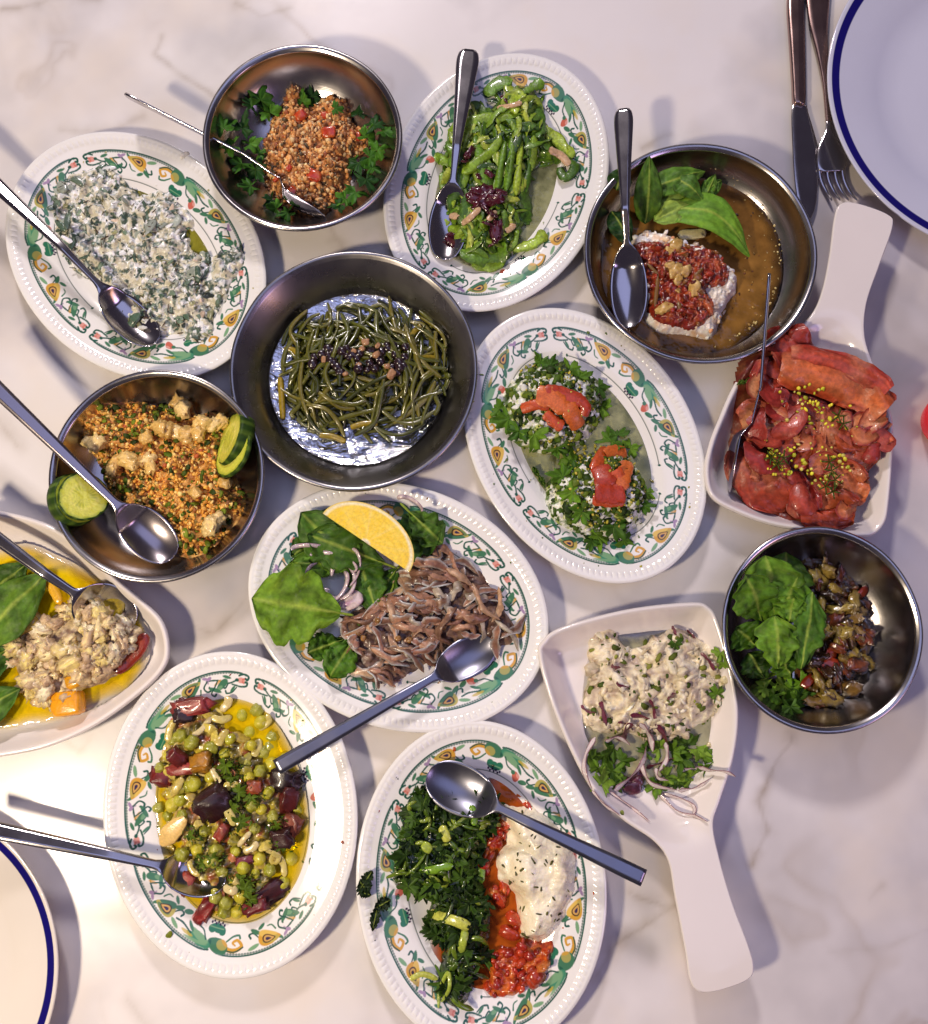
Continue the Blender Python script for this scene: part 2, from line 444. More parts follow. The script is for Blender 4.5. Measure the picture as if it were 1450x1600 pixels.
def paint_border(U, V, L):
    "u mm along one third of the border, v mm inwards from the green line"
    col = np.tile(C(240, 238, 234), U.shape + (1,)).reshape(U.shape + (3,))
    G, DG, YE, OR, PK, RD, PU, BR, TL = C(70, 122, 92), C(34, 88, 74), C(186, 174, 92), C(212, 160, 62), C(222, 158, 146), C(204, 108, 90), C(166, 140, 176), C(66, 42, 40), C(124, 168, 126)

    def P(d, c, a=1.0):
        nonlocal col
        m = np.clip(0.5 - (d - .07) / 0.35, 0, 1)[..., None] * a
        col = col + (c - col) * m
    m = L / 2
    P(stroke(U, V, [(5, 1.6), (14, .2), (m * .6, 0), (m - 12, 0), (m - 3, 1.5), (m + 1, 5)], .55), DG)
    P(stroke(U, V, [(m + 1, 1.2), (m + 10, 0), (m * 1.5, 0), (L - 14, .2), (L - 5, 1.6)], .55), DG)
    sc = np.abs(((U / 2.1) % 1) - .5) * 2
    band = (U > 8) & (U < L - 8) & ((U < m - 8) | (U > m + 8))
    P(np.where(band, np.abs(V - 1.15) - .15 - .5 * (1 - sc), 9), DG, .8)
    for sgn, x0 in ((1, 0), (-1, L)):
        X = lambda u: x0 + sgn * u
        P(stroke(U, V, [(X(10.5), 2.6), (X(6.5), 1.0), (X(3), 2.2), (X(3.6), 4.6), (X(5.2), 4.2)], .6, .9), DG)
        P(stroke(U, V, [(X(16), 9.5), (X(9), 10.5), (X(4), 9.4), (X(3.4), 6.9), (X(5.4), 6.7)], .5, .9), DG)
        P(stroke(U, V, [(X(12), 6.2), (X(19), 8.8), (X(27), 6.4), (X(36), 5.2)], .55), DG)
        P(blob(U, V, X(8.6), 5.9, 3.0, 2.1, 0), PK); P(blob(U, V, X(6.8), 4.7, 1.3, .7, sgn * 40), RD, .8); P(blob(U, V, X(6.8), 7.2, 1.3, .7, -sgn * 40), RD, .8)
        P(blob(U, V, X(12), 6, 1.5, 1.2, 0), DG)
        P(stroke(U, V, [(X(19), 8.8), (X(22), 12.4), (X(25), 11)], .45, .7), DG)
        P(blob(U, V, X(25), 10.2, 6.5, 2.5, sgn * 38, -.3), G); P(blob(U, V, X(27.5), 12.5, 3.5, 1.4, sgn * 30), TL, .8)
        P(blob(U, V, X(20), 4.2, 3.2, 1.1, -sgn * 15), G); P(blob(U, V, X(28), 8.0, 3.6, .9, sgn * 32), OR, .8)
        P(blob(U, V, X(34), 4.0, 2.0, 1.2, sgn * 30), PU); P(blob(U, V, X(37), 3.2, 2.2, 1.0, -sgn * 20), PU); P(blob(U, V, X(36), 6.0, 1.6, .9, 70), PU, .8)
        P(stroke(U, V, [(X(36), 5.6), (X(40), 9.5), (X(38), 13), (X(34.6), 12.4), (X(35.4), 10.4)], .5, .85), DG)
        P(blob(U, V, X(31), 13.0, 5.5, 1.5, -sgn * 24), G); P(stroke(U, V, [(X(28), 7), (X(31), 11), (X(35), 15), (X(33), 17.4), (X(31), 16.4)], .4, .8), DG)
        P(blob(U, V, X(42.5), 4.2, 3.4, 1.1, sgn * 50), G); P(stroke(U, V, [(X(12), 11.5), (X(16), 15.4), (X(21), 16.4), (X(22), 14.6)], .4, .75), DG); P(blob(U, V, X(15.5), 13.0, 3.2, 1.0, sgn * 50), G)
        P(stroke(U, V, [(X(58), 9), (X(62), 13), (X(66), 12.6), (X(65), 10.4)], .4, .8), DG); P(blob(U, V, X(60), 13.6, 4.4, 1.5, sgn * 28), G); P(blob(U, V, X(63.5), 4.2, 4.4, 1.3, -sgn * 16), TL); P(blob(U, V, X(54), 15.6, 3.4, 1.2, -sgn * 20), G)
        # peacock eye
        c1, c2 = (OR, YE) if sgn > 0 else (YE, G)
        P(blob(U, V, X(50), 6.6, 9.0, 4.5, 180 * (sgn > 0) + sgn * 14, .55), c1); P(blob(U, V, X(50), 9.3, 7.6, 2.2, 180 * (sgn > 0) + sgn * 22, .4), G if sgn < 0 else C(226, 190, 96))
        P(blob(U, V, X(49.5), 5.0, 6.6, 1.9, sgn * 6, .2), c2, .8)
        P(blob(U, V, X(50.5), 6.4, 5.2, 2.5, 180 * (sgn > 0) + sgn * 14, .55), BR); P(blob(U, V, X(50.5), 6.4, 4.1, 1.8, 180 * (sgn > 0) + sgn * 14, .55), C(214, 170, 96))
        P(blob(U, V, X(51), 6.4, 2.2, .9, 180 * (sgn > 0) + sgn * 14, .5), C(58, 48, 84))
        P(stroke(U, V, [(X(43), 10), (X(45), 13.5), (X(49), 14.4)], .6, .3), G)
    X = lambda u: u
    # swirl, calyx and tulip at the middle of the third
    P(stroke(U, V, [(m - 10, 4.4), (m - 18, 3.4), (m - 24, 6.2), (m - 21, 10.2), (m - 17, 8.6), (m - 19, 6.8)], 1.7, .5), OR)
    P(stroke(U, V, [(m - 10, 3.6), (m - 18, 2.5), (m - 25, 5.5)], .45), DG)
    P(stroke(U, V, [(m - 12, 9), (m - 17, 12.5), (m - 22, 13.4), (m - 23, 11.6)], .5, .8), G)
    P(blob(U, V, m - 5, 5.4, 8.2, 5.0, 12, .2), G); P(blob(U, V, m - 8.5, 6.4, 4.2, 3.4, 12), YE, .75); P(blob(U, V, m - 10.5, 7.8, 3.0, 1.2, 40), OR, .8)
    P(blob(U, V, m + 1.5, 4.6, 1.2, 3.4, 10), DG, .8)
    P(blob(U, V, m + 11, 4.6, 10.5, 3.0, 6, .35), C(70, 140, 108)); P(blob(U, V, m + 12, 7.4, 9.5, 2.3, 14, .4), TL); P(blob(U, V, m + 13, 3.0, 9, 1.0, -3), TL, .9)
    P(blob(U, V, m + 20, 9.8, 4.0, 1.2, 34), G); P(blob(U, V, m + 21, 4.8, 5.0, 1.1, 2), C(200, 176, 60), .8); P(stroke(U, V, [(m + 18, 6), (m + 27, 8.2), (m + 34, 7.4)], .55), DG)
    # inner bud, big leaf and dark berries
    P(stroke(U, V, [(m + 5, 7), (m + 9, 12), (m + 16, 13.6), (m + 21, 16)], .5), DG)
    P(blob(U, V, m + 19.5, 15.6, 4.2, 3.1, 30, -.2), RD); P(blob(U, V, m + 21.5, 14.2, 2, 1.1, 20), PK); P(blob(U, V, m + 16, 14, 2, 1.5, 0), G)
    P(blob(U, V, m + 28, 15.8, 4.2, 1.7, -20), G)
    P(blob(U, V, m - 3, 16.2, 6.8, 3.0, 4), C(44, 116, 88)); P(blob(U, V, m - 7, 14.8, 3.0, 2.6, 0), C(44, 116, 88)); P(blob(U, V, m + 2.5, 15.0, 3.2, 2.6, 0), C(44, 116, 88)); P(stroke(U, V, [(m - 8, 16.4), (m + 5, 16.2)], .3), TL)
    for k in range(7):
        P(blob(U, V, m - 8 + k * 2.0, 19.0 + 1.2 * (k % 2), .95, .9, 0), C(48, 34, 66))
    # thin line at the edge of the well
    P(np.where((U > 16) & (U < L - 16), np.abs(V - 21.4) - .25, 9), C(40, 70, 58)); P(blob(U, V, 15.5, 21.2, 1.1, 1.1, 0), DG); P(blob(U, V, L - 15.5, 21.2, 1.1, 1.1, 0), DG)
    return col


PL_D = np.array([0, .002, .006, .012, .018, .024, .030, .036, .040, .044, .048, .054, .060, .2])
PL_Z = np.array([.0225, .0232, .0225, .0205, .0190, .0178, .0165, .0150, .0138, .0120, .0100, .0086, .0082, .0080])


def plate_mesh():
    NT = 1800; t = np.linspace(0, 2 * math.pi, NT, endpoint=False)
    dd = np.concatenate([[.0, .0006, .0014], np.linspace(.0022, .0150, 18), np.linspace(.0160, .0435, 50), [.046, .05, .055, .061, .070, .085, .100, .1055]])
    am, bm = PA - .03, PB - .03
    tt = np.linspace(0, 2 * math.pi, 4001); ds = np.hypot(am * np.sin(tt), bm * np.cos(tt)); s = np.concatenate([[0], np.cumsum((ds[1:] + ds[:-1]) / 2 * (tt[1] - tt[0]))])
    per = s[-1]; st = np.interp(t, tt, s) * 1000; L = per * 1000 / 3
    # clockwise seen from above = decreasing t; a gap sits 22 degrees clockwise of the major axis end
    s0 = np.interp(math.radians(-20) % (2 * math.pi), tt, s) * 1000
    U1 = (s0 - st) % L
    D, U = np.meshgrid(dd, U1, indexing='ij')
    col = paint_border(U, (D * 1000 - 17.0) / 1.18, L)
    T = np.tile(t, (len(dd), 1))
    a = PA - D; b = np.maximum(PB - D, 0.0006); b[-1] = 1e-6; a[-1] = a[-2]
    X = a * np.cos(T); Y = b * np.sin(T)
    Z = np.interp(D, PL_D, PL_Z)
    # pearl border: round beads pressed into the rim
    ph = (np.interp(t, tt, s) / per * 132) % 1.0
    bead = np.clip(1 - ((ph[None] - .5) / .42) ** 2, 0, 1) ** .5 * np.clip(1 - ((D - .0072) / .0029) ** 2, 0, 1) ** .5
    Z = Z + bead * .0005
    rows = [np.stack([X, Y, Z], -1)]
    for (d, z) in [(-.0006, .0218), (-.0002, .0208), (.004, .0200), (.015, .0175), (.03, .0145), (.043, .0095), (.05, .003), (.052, .0), (.056, .0), (.058, .003), (.1, .003), (.1055, .003)]:
        rows.insert(0, np.stack([(PA - d) * np.cos(t), max(PB - d, .0006) * np.sin(t), 0 * t + z], -1)[None])
    V = np.concatenate(rows, 0); n0 = V.shape[0] - len(dd)
    colf = np.concatenate([np.tile(C(240, 238, 234), (n0, NT, 1)), col], 0)
    return mesh('oval_plate', V, gridf(V.shape[0], NT, cu=True), colf.reshape(-1, 3), M_PLATE)


PLM = plate_mesh()


def plate(cx, cy, lean, flip, label, sx=1.0, sy=1.0):
    "lean: degrees the long axis leans anticlockwise from straight up"
    c = px(cx, cy, .022); o = bpy.data.objects.new('oval_plate', PLM); link(o)
    rot = math.radians(90 + lean + (180 if flip else 0)); o.location = (c[0], c[1], 0); o.rotation_euler = (0, 0, rot); o.scale = (sx, sy, 1)
    tag(o, label, 'plate', 'oval plates with a printed flower border')
    return Vessel('oval', c[0], c[1], (PL_D, PL_Z), PA * sx, PB * sy, rot)


VA = plate(211.5, 396.5, 46, False, 'oval flower-bordered plate of yogurt and greens, at the upper left')
VC = plate(776, 281, -22, True, 'oval flower-bordered plate under the bright green stems and dark red onion', .975, .955)
VG = plate(913, 692, 30, False, 'oval flower-bordered plate holding two herbed cheese balls topped with red pepper', .99, .94)
VJ = plate(622, 945, 69, False, 'oval flower-bordered plate under the lemon wedge and anchovies')
VK = plate(360, 1268, 8, False, 'oval flower-bordered plate of peas and beetroot in yellow oil', 1.0, 1.025)
VL = plate(752, 1381, 6, True, 'oval flower-bordered plate of dark cooked greens beside white yogurt')

VB = bowl((472, 213), 156, .050, .50, 'deep steel bowl of bulgur with parsley leaves round it', seed=1, power=1.35)
VD = bowl((1095, 393), 182, .040, .66, 'wide steel bowl of brown oil with basil and tomato-topped cheese', seed=2)
VE = bowl((552.5, 576), 194, .036, .75, 'round steel pan with a shiny flat bottom under dark green samphire', 'pan', seed=3, mat=M_PAN, name='steel_pan')
def pan_floor():
    "flat scratched bottom of the pan, oily and rippled"
    m, nt, b = newmat('rippled_steel'); N = nt.nodes.new; Lk = nt.links.new
    b.inputs['Base Color'].default_value = (.78, .80, .84, 1); b.inputs['Metallic'].default_value = 1; b.inputs['Roughness'].default_value = .16
    tc = N('ShaderNodeTexCoord'); w = N('ShaderNodeTexNoise'); w.inputs['Scale'].default_value = 38; w.inputs['Detail'].default_value = 5; w.inputs['Distortion'].default_value = 1.6
    mp = N('ShaderNodeMapping'); mp.inputs['Scale'].default_value = (1, 2.2, 1); mp.inputs['Rotation'].default_value = (0, 0, .5)
    Lk(tc.outputs['Object'], mp.inputs['Vector']); Lk(mp.outputs[0], w.inputs['Vector'])
    bp = N('ShaderNodeBump'); bp.inputs['Strength'].default_value = .9; bp.inputs['Distance'].default_value = .0035; Lk(w.outputs['Fac'], bp.inputs['Height']); Lk(bp.outputs[0], b.inputs['Normal'])
    pan = [o for o in COL.objects if o.name == 'steel_pan'][0]; r = VE.prof[0][4] * 1.0
    o = lathe('pan_floor', 0, 0, [(.0005, .0024), (r * .5, .0024), (r * .97, .0024), (r * .985, .0030), (r * .996, .0034)], m, 96); o.parent = pan


pan_floor()
VF = bowl((244, 742), 169, .042, .60, 'steel bowl of orange bulgur with cucumber slices at its edges', seed=4)
VN = bowl((1285, 983), 158, .046, .52, 'steel bowl of dried tomato and garlic beside a bunch of rocket', seed=5, sy=1.02)


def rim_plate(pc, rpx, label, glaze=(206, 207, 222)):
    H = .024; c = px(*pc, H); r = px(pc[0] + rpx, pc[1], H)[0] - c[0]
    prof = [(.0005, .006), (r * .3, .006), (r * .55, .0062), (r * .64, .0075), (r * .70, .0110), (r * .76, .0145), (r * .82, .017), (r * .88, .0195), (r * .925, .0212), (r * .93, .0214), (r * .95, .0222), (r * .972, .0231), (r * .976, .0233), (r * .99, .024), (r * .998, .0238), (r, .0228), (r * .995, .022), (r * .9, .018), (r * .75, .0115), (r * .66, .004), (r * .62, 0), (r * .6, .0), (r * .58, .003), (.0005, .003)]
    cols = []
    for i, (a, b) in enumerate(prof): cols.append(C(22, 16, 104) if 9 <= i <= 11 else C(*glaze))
    cols = np.repeat(np.array(cols)[:, None, :], 200, 1).reshape(-1, 3)
    o = lathe('dinner_plate', c[0], c[1], prof, M_PLATE, 200, cols=cols)
    tag(o, label, 'plate')


# ---------------------------------------------------------------- white dishes with a handle
def handled_dish(outl, ax, H, label, depth, hz=.030, kneck=.0):
    "outl: outline in photo pixels; ax: bowl centre, neck, handle end in pixels"
    P = smooth_poly([tuple(px(x, y, H)[:2]) for x, y in outl], 7)
    A = [px(x, y, H)[:2] for x, y in ax]
    A = smooth_path(A, 10)
    n = len(P)
    seg = np.cumsum(np.r_[0, np.hypot(*np.diff(A, axis=0).T)]); Ltot = seg[-1]; neck = seg[10]
    # each outline point pairs with the nearest point of the dish's middle line
    k = np.array([np.argmin(np.hypot(*(A - p).T) + 0.0 * seg) for p in P])
    kk = seg[k].astype(float)
    for _ in range(6): kk = (np.roll(kk, 1) + kk + np.roll(kk, -1)) / 3
    kk[kk < neck * .35] *= 1
    Q = np.stack([np.interp(kk, seg, A[:, 0]), np.interp(kk, seg, A[:, 1])], -1)
    ts = np.concatenate([[0, .006, .018], np.linspace(.04, 1, 34)])

    def hf(X, Y):
        d = np.maximum(sdist(X, Y, P), 0)
        dd = np.hypot(X[..., None] - A[::2, 0], Y[..., None] - A[::2, 1]); w_ = np.exp(-(dd - dd.min(-1, keepdims=True)) / .004); s = (w_ * seg[::2]).sum(-1) / w_.sum(-1)
        fade = np.clip(1 - (s - neck * .62) / (neck * .55), 0, 1); fade = fade * fade * (3 - 2 * fade)
        w = np.clip((d - .0025) / .020, 0, 1); w = np.sin(w * math.pi / 2) ** 1.15
        lip = np.clip(1 - ((d - .0015) / .0022) ** 2, 0, 1)
        up = hz + (s > neck) * 0 + .004 * np.clip((s - neck) / (Ltot - neck + 1e-9), 0, 1)
        rim = H + (up - H) * (1 - fade)
        return rim - depth * w * fade - .0012 * (1 - lip) * fade
    V = []
    for t in ts:
        p = P + (Q - P) * t; V.append(np.column_stack([p, hf(p[:, 0], p[:, 1])]))
    V = np.array(V)
    V[:, :, 2] = (V[:, :, 2] + np.roll(V[:, :, 2], 1, 1) + np.roll(V[:, :, 2], -1, 1)) / 3
    # outside: rounded lip, then the underside following the inside
    und = []
    ctr = P.mean(0)
    for t, dz, out in [(0, -.0012, .0010), (0, -.003, .0012), (.02, -.0048, 0), (.2, -.0055, 0), (.45, -.0055, 0), (1, -.0055, 0)]:
        p = P + (Q - P) * t
        if out:
            tn = np.roll(P, -1, 0) - np.roll(P, 1, 0); nn = np.stack([tn[:, 1], -tn[:, 0]], -1); nn /= np.hypot(*nn.T)[:, None]
            if sdist(np.array([P[0, 0] + nn[0, 0] * .001]), np.array([P[0, 1] + nn[0, 1] * .001]), P)[0] > 0: nn = -nn
            p = p + nn * out
        z = np.interp(t, ts, np.arange(len(ts))); i = int(z)
        und.insert(0, np.column_stack([p, np.maximum(V[i, :, 2] + dz, 0.0)]))
    VV = np.concatenate([np.array(und), V], 0)
    me = mesh('handled_dish', VV, gridf(VV.shape[0], n, cu=True), None, M_WHITE)
    o = bpy.data.objects.new('handled_dish', me); link(o); tag(o, label, 'dish', 'white dishes with a flat handle')
    v = Vessel('free', 0, 0, None); v.hf = hf
    return v


VM = handled_dish([(843, 1024), (849, 1003), (880, 981), (980, 954), (1078, 943), (1108, 950), (1124, 978), (1145, 1055), (1153, 1120), (1145, 1185), (1124, 1250), (1113, 1288), (1122, 1340), (1142, 1410), (1166, 1475), (1174, 1508), (1166, 1527), (1125, 1543), (1094, 1546), (1079, 1530), (1071, 1480), (1056, 1400), (1046, 1345), (1022, 1312), (975, 1280), (928, 1235), (890, 1165), (860, 1090)],
                  [(1010, 1090), (1078, 1300), (1100, 1390), (1125, 1520)], .030, 'white porcelain dish of creamy chicken salad, its flat handle pointing down', .022)
VH = handled_dish([(1103, 737), (1110, 695), (1125, 655), (1150, 600), (1188, 547), (1244, 516), (1273, 487), (1287, 452), (1297, 400), (1304, 342), (1313, 322), (1335, 321), (1383, 338), (1391, 356), (1372, 413), (1352, 474), (1350, 525), (1366, 575), (1385, 625), (1395, 665), (1393, 725), (1388, 785), (1382, 815), (1366, 833), (1345, 837), (1300, 832), (1213, 820), (1150, 798), (1113, 775)],
                  [(1252, 690), (1312, 515), (1325, 440), (1345, 345)], .030, 'white porcelain dish of folded cured fish, its handle pointing up to the fork', .022)
VI = handled_dish([(-60, 800), (0, 800), (75, 821), (130, 858), (180, 905), (225, 943), (252, 972), (262, 1010), (255, 1042), (222, 1078), (150, 1131), (75, 1165), (0, 1181), (-60, 1188), (-110, 1170), (-150, 1110), (-185, 1085), (-250, 1075), (-330, 1072), (-350, 1050), (-350, 985), (-330, 965), (-250, 950), (-185, 930), (-140, 880), (-105, 825)],
                  [(60, 1000), (-180, 1005), (-240, 1010), (-335, 1018)], .030, 'white porcelain dish of pale fish chunks in yellow oil, cut off at left', .022)


def circ3(p1, p2, p3, z):
    a, b, c = [px(*p, z)[:2] for p in (p1, p2, p3)]
    d = 2 * (a[0] * (b[1] - c[1]) + b[0] * (c[1] - a[1]) + c[0] * (a[1] - b[1]))
    ux = ((a @ a) * (b[1] - c[1]) + (b @ b) * (c[1] - a[1]) + (c @ c) * (a[1] - b[1])) / d
    uy = ((a @ a) * (c[0] - b[0]) + (b @ b) * (a[0] - c[0]) + (c @ c) * (b[0] - a[0])) / d
    u, v = pix_of(ux, uy, z); r = math.hypot(a[0] - ux, a[1] - uy)
    u2, _ = pix_of(ux + r, uy, z)
    print('circle', round(u), round(v), 'r px', round(u2 - u), 'r m', round(r, 3))
    return (u, v), u2 - u


c1, r1 = circ3((1326, 0), (1297, 165), (1450, 366), .024)
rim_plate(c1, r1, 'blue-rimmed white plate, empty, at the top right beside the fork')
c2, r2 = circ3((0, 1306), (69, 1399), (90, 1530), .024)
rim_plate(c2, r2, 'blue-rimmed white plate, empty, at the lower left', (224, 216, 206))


# ---------------------------------------------------------------- cutlery
def local_frame(p0, p1, roll):
    p0, p1 = np.array(p0, float), np.array(p1, float); L = np.linalg.norm(p1 - p0); X = (p1 - p0) / L
    Y = np.cross([0, 0, 1.0], X); Y /= np.linalg.norm(Y); Z = np.cross(X, Y)
    c, s = math.cos(math.radians(roll)), math.sin(math.radians(roll))
    return p0, L, X, Y * c + Z * s, -Y * s + Z * c


def place(o, p0, X, Y, Z):
    M = Matrix([[X[0], Y[0], Z[0], p0[0]], [X[1], Y[1], Z[1], p0[1]], [X[2], Y[2], Z[2], p0[2]], [0, 0, 0, 1]])
    o.matrix_world = M


def spoon(tip, end, label, zt=.012, ze=.03, roll=0, style='paddle', wb=.020, lb=.30, wend=.0085, arch=.010, depth=.008, mat=None):
    p0, L, X, Y, Z = local_frame(px(*tip, zt), px(*end, ze), roll)
    wb = wb / 1.0
    s = np.concatenate([np.linspace(0, lb, 30) ** 1.0, np.linspace(lb, 1, 44)[1:]]); s[1] = s[1] * .5
    q = np.clip(s / lb, 0, 1)
    bw = wb * np.sqrt(np.clip(1 - (2 * np.clip(q * .965, 0, 1) - 1) ** 2, 0, 1)) ** .92 * (1.04 - .10 * q)
    hs = np.clip((s - lb) / (1 - lb), 0, 1)
    if style == 'bar': hw = .0032 + (wend - .0032) * np.clip(hs * 1.15, 0, 1) ** .8
    elif style == 'paddle': hw = .0030 + (wend - .0030) * np.clip((hs - .08) / .80, 0, 1) ** 1.2; hw = hw * np.where(hs > .93, np.sqrt(np.clip(1 - ((hs - .93) / .078) ** 2 * .78, 0, 1)), 1)
    else: hw = .0028 + (wend - .0028) * hs
    w = np.maximum(np.where(s <= lb, bw, 0), np.where(s > lb * .93, hw, 0.0002))
    # soften the shoulder
    for _ in range(2): w[3:-2] = (w[2:-3] + w[3:-2] * 2 + w[4:-1]) / 4
    zc = arch * (np.clip(hs / .25, 0, 1) ** 1.2 * np.clip((1 - hs) / .75, 0, 1)) + depth * 1.0 * np.clip(q - .8, 0, .2) / .2 * np.where(hs > 0, 1, 1) * (1 - hs)
    zc = zc + depth * (1 - hs) * (q >= 1) * 0
    dep = depth * np.sin(np.clip(q, 0, 1) * math.pi) ** .75 * (s < lb)
    v = np.linspace(-1, 1, 15)
    th = .0009 + .0007 * np.clip(hs * 3, 0, 1)
    bev = np.where(hs > 0.02, 1, 0)
    rowsT = []; rowsB = []
    for i in range(len(s)):
        cup = dep[i] * (v ** 2 - 1)
        ridge = bev[i] * th[i] * (1 - np.clip((np.abs(v) - .62) / .38, 0, 1) * .9)
        zz = zc[i] + cup + (ridge if bev[i] else th[i] * .5)
        zb = zc[i] + cup - th[i] * (.9 if s[i] > lb else .5)
        rowsT.append(np.stack([np.full(15, s[i] * L), v * w[i], zz], -1)); rowsB.append(np.stack([np.full(15, s[i] * L), v[::-1] * w[i] * .985, zb[::-1]], -1))
    V = np.concatenate([np.array(rowsT), np.array(rowsB)], 1)
    cap0 = V[0].mean(0, keepdims=True).repeat(30, 0)[None]; cap1 = V[-1].mean(0, keepdims=True).repeat(30, 0)[None]
    V = np.concatenate([cap0, V, cap1], 0)
    me = mesh('spoon', V, gridf(V.shape[0], 30, cu=True), None, mat or M_SPOON)
    o = bpy.data.objects.new('spoon', me); link(o); place(o, p0, X, Y, Z)
    tag(o, label, 'spoon', 'serving spoons in the dishes')
    return o
# ---------------------------------------------------------------- food helpers
M_DARK = steelmat('darkened_spoon_steel', (0.42, 0.37, 0.38), 0.22, False)  # clean spoon steel, base darkened to offset the ceiling panel's reflection
def pal(items):
    c = np.array([C(*k[0]) for k in items]); w = np.array([k[1] for k in items], float); return c, w / w.sum()


def pick(p, n): return p[0][R.choice(len(p[0]), n, p=p[1])]


class Heap:
    "a pile with its own surface lying in a vessel"
    def __init__(s, outl, ves, H, soft=.012, amp=.002, fs=90, zl=.012, lump=0.0, ls=120, level=None, seed=0):
        s.ves, s.H, s.soft, s.amp, s.fs, s.lump, s.ls, s.level, s.seed = ves, H, soft, amp, fs, lump, ls, level, seed
        s.P = smooth_poly([tuple(surf(x, y, lambda X, Y: ves.h(X, Y) + zl)[:2]) for x, y in outl], 5)

    def d(s, X, Y): return sdist(X, Y, s.P)

    def h(s, X, Y, noise=True):
        X = np.asarray(X, float); Y = np.asarray(Y, float)
        d = s.d(X, Y) + (fbm(xyz(X, Y) * 160 + s.seed, 3) * .0022 if noise else 0)
        b = s.ves.h(X, Y) if s.level is None else np.full(X.shape, s.level)
        pr = np.where(d > 0, np.tanh(np.maximum(d, 0) / s.soft), d / s.soft * 1.5)
        z = b * 1.0 + s.H * pr
        if noise:
            m = np.clip(d / .004, 0, 1)
            z = z + m * s.amp * fbm(xyz(X, Y) * s.fs + s.seed, 4)
            if s.lump: z = z + m * s.lump * (np.abs(fbm(xyz(X, Y) * s.ls + 9 + s.seed, 3)) * 2 - .5)
        return z

    def sample(s, n, inset=.002):
        lo, hi = s.P.min(0), s.P.max(0); out = np.zeros((0, 2))
        while len(out) < n:
            q = lo + (hi - lo) * R.rand(n * 3, 2); out = np.concatenate([out, q[sdist(q[:, 0], q[:, 1], s.P) > inset]])
        return out[:n]

    def build(s, name, colf, mat, step=.0011, label=None, cat=None, kind=None, parent=None, group=None):
        lo, hi = s.P.min(0) - .003, s.P.max(0) + .003
        xs = np.arange(lo[0], hi[0], step); ys = np.arange(lo[1], hi[1], step); X, Y = np.meshgrid(xs, ys)
        d = s.d(X, Y); Z = s.h(X, Y)
        Fq = gridf(*X.shape); ok = (d.ravel()[Fq] > -.003).all(1); Fq = Fq[ok]
        used = np.unique(Fq); re = np.zeros(X.size, int); re[used] = np.arange(len(used))
        V = xyz(X, Y, Z).reshape(-1, 3)[used]; cols = colf(V, d.ravel()[used])
        o = obj(name, V, re[Fq], cols, mat, parent=parent)
        if label or kind or cat: tag(o, label, cat, group, kind)
        return o


def mix(c0, c1, t): return c0 + (c1 - c0) * np.asarray(t)[..., None]


def mottle(cols, fs, seed=0, sharp=1.6):
    "patches of several colours"
    cc = [C(*c) for c in cols]

    def f(V, d):
        out = np.tile(cc[0], (len(V), 1))
        for k, c in enumerate(cc[1:]):
            n = fbm(V * fs + 13.7 * k + seed, 4); out = mix(out, c, np.clip(n * sharp * 2 + .15, 0, 1))
        return out
    return f


PHI = (1 + 5 ** .5) / 2
ICV = np.array([(-1, PHI, 0), (1, PHI, 0), (-1, -PHI, 0), (1, -PHI, 0), (0, -1, PHI), (0, 1, PHI), (0, -1, -PHI), (0, 1, -PHI), (PHI, 0, -1), (PHI, 0, 1), (-PHI, 0, -1), (-PHI, 0, 1)]) / math.hypot(1, PHI)
ICF = np.array([(0, 11, 5), (0, 5, 1), (0, 1, 7), (0, 7, 10), (0, 10, 11), (1, 5, 9), (5, 11, 4), (11, 10, 2), (10, 7, 6), (7, 1, 8), (3, 9, 4), (3, 4, 2), (3, 2, 6), (3, 6, 8), (3, 8, 9), (4, 9, 5), (2, 4, 11), (6, 2, 10), (8, 6, 7), (9, 8, 1)])


def subdiv(V, Fc):
    cache = {}; V = list(map(tuple, V)); out = []
    def mid(a, b):
        k = (min(a, b), max(a, b))
        if k not in cache:
            m = (np.array(V[a]) + np.array(V[b])) / 2; V.append(tuple(m / np.linalg.norm(m))); cache[k] = len(V) - 1
        return cache[k]
    for a, b, c in Fc:
        d, e, f = mid(a, b), mid(b, c), mid(c, a); out += [(a, d, f), (d, b, e), (f, e, c), (d, e, f)]
    return np.array(V), np.array(out)


IC2 = subdiv(ICV, ICF); IC3 = subdiv(*IC2)


def randrot(n):
    q = R.randn(n, 4); q /= np.linalg.norm(q, axis=1)[:, None]; w, x, y, z = q.T
    return np.stack([1 - 2 * (y * y + z * z), 2 * (x * y - z * w), 2 * (x * z + y * w), 2 * (x * y + z * w), 1 - 2 * (x * x + z * z), 2 * (y * z - x * w), 2 * (x * z - y * w), 2 * (y * z + x * w), 1 - 2 * (x * x + y * y)], -1).reshape(n, 3, 3)


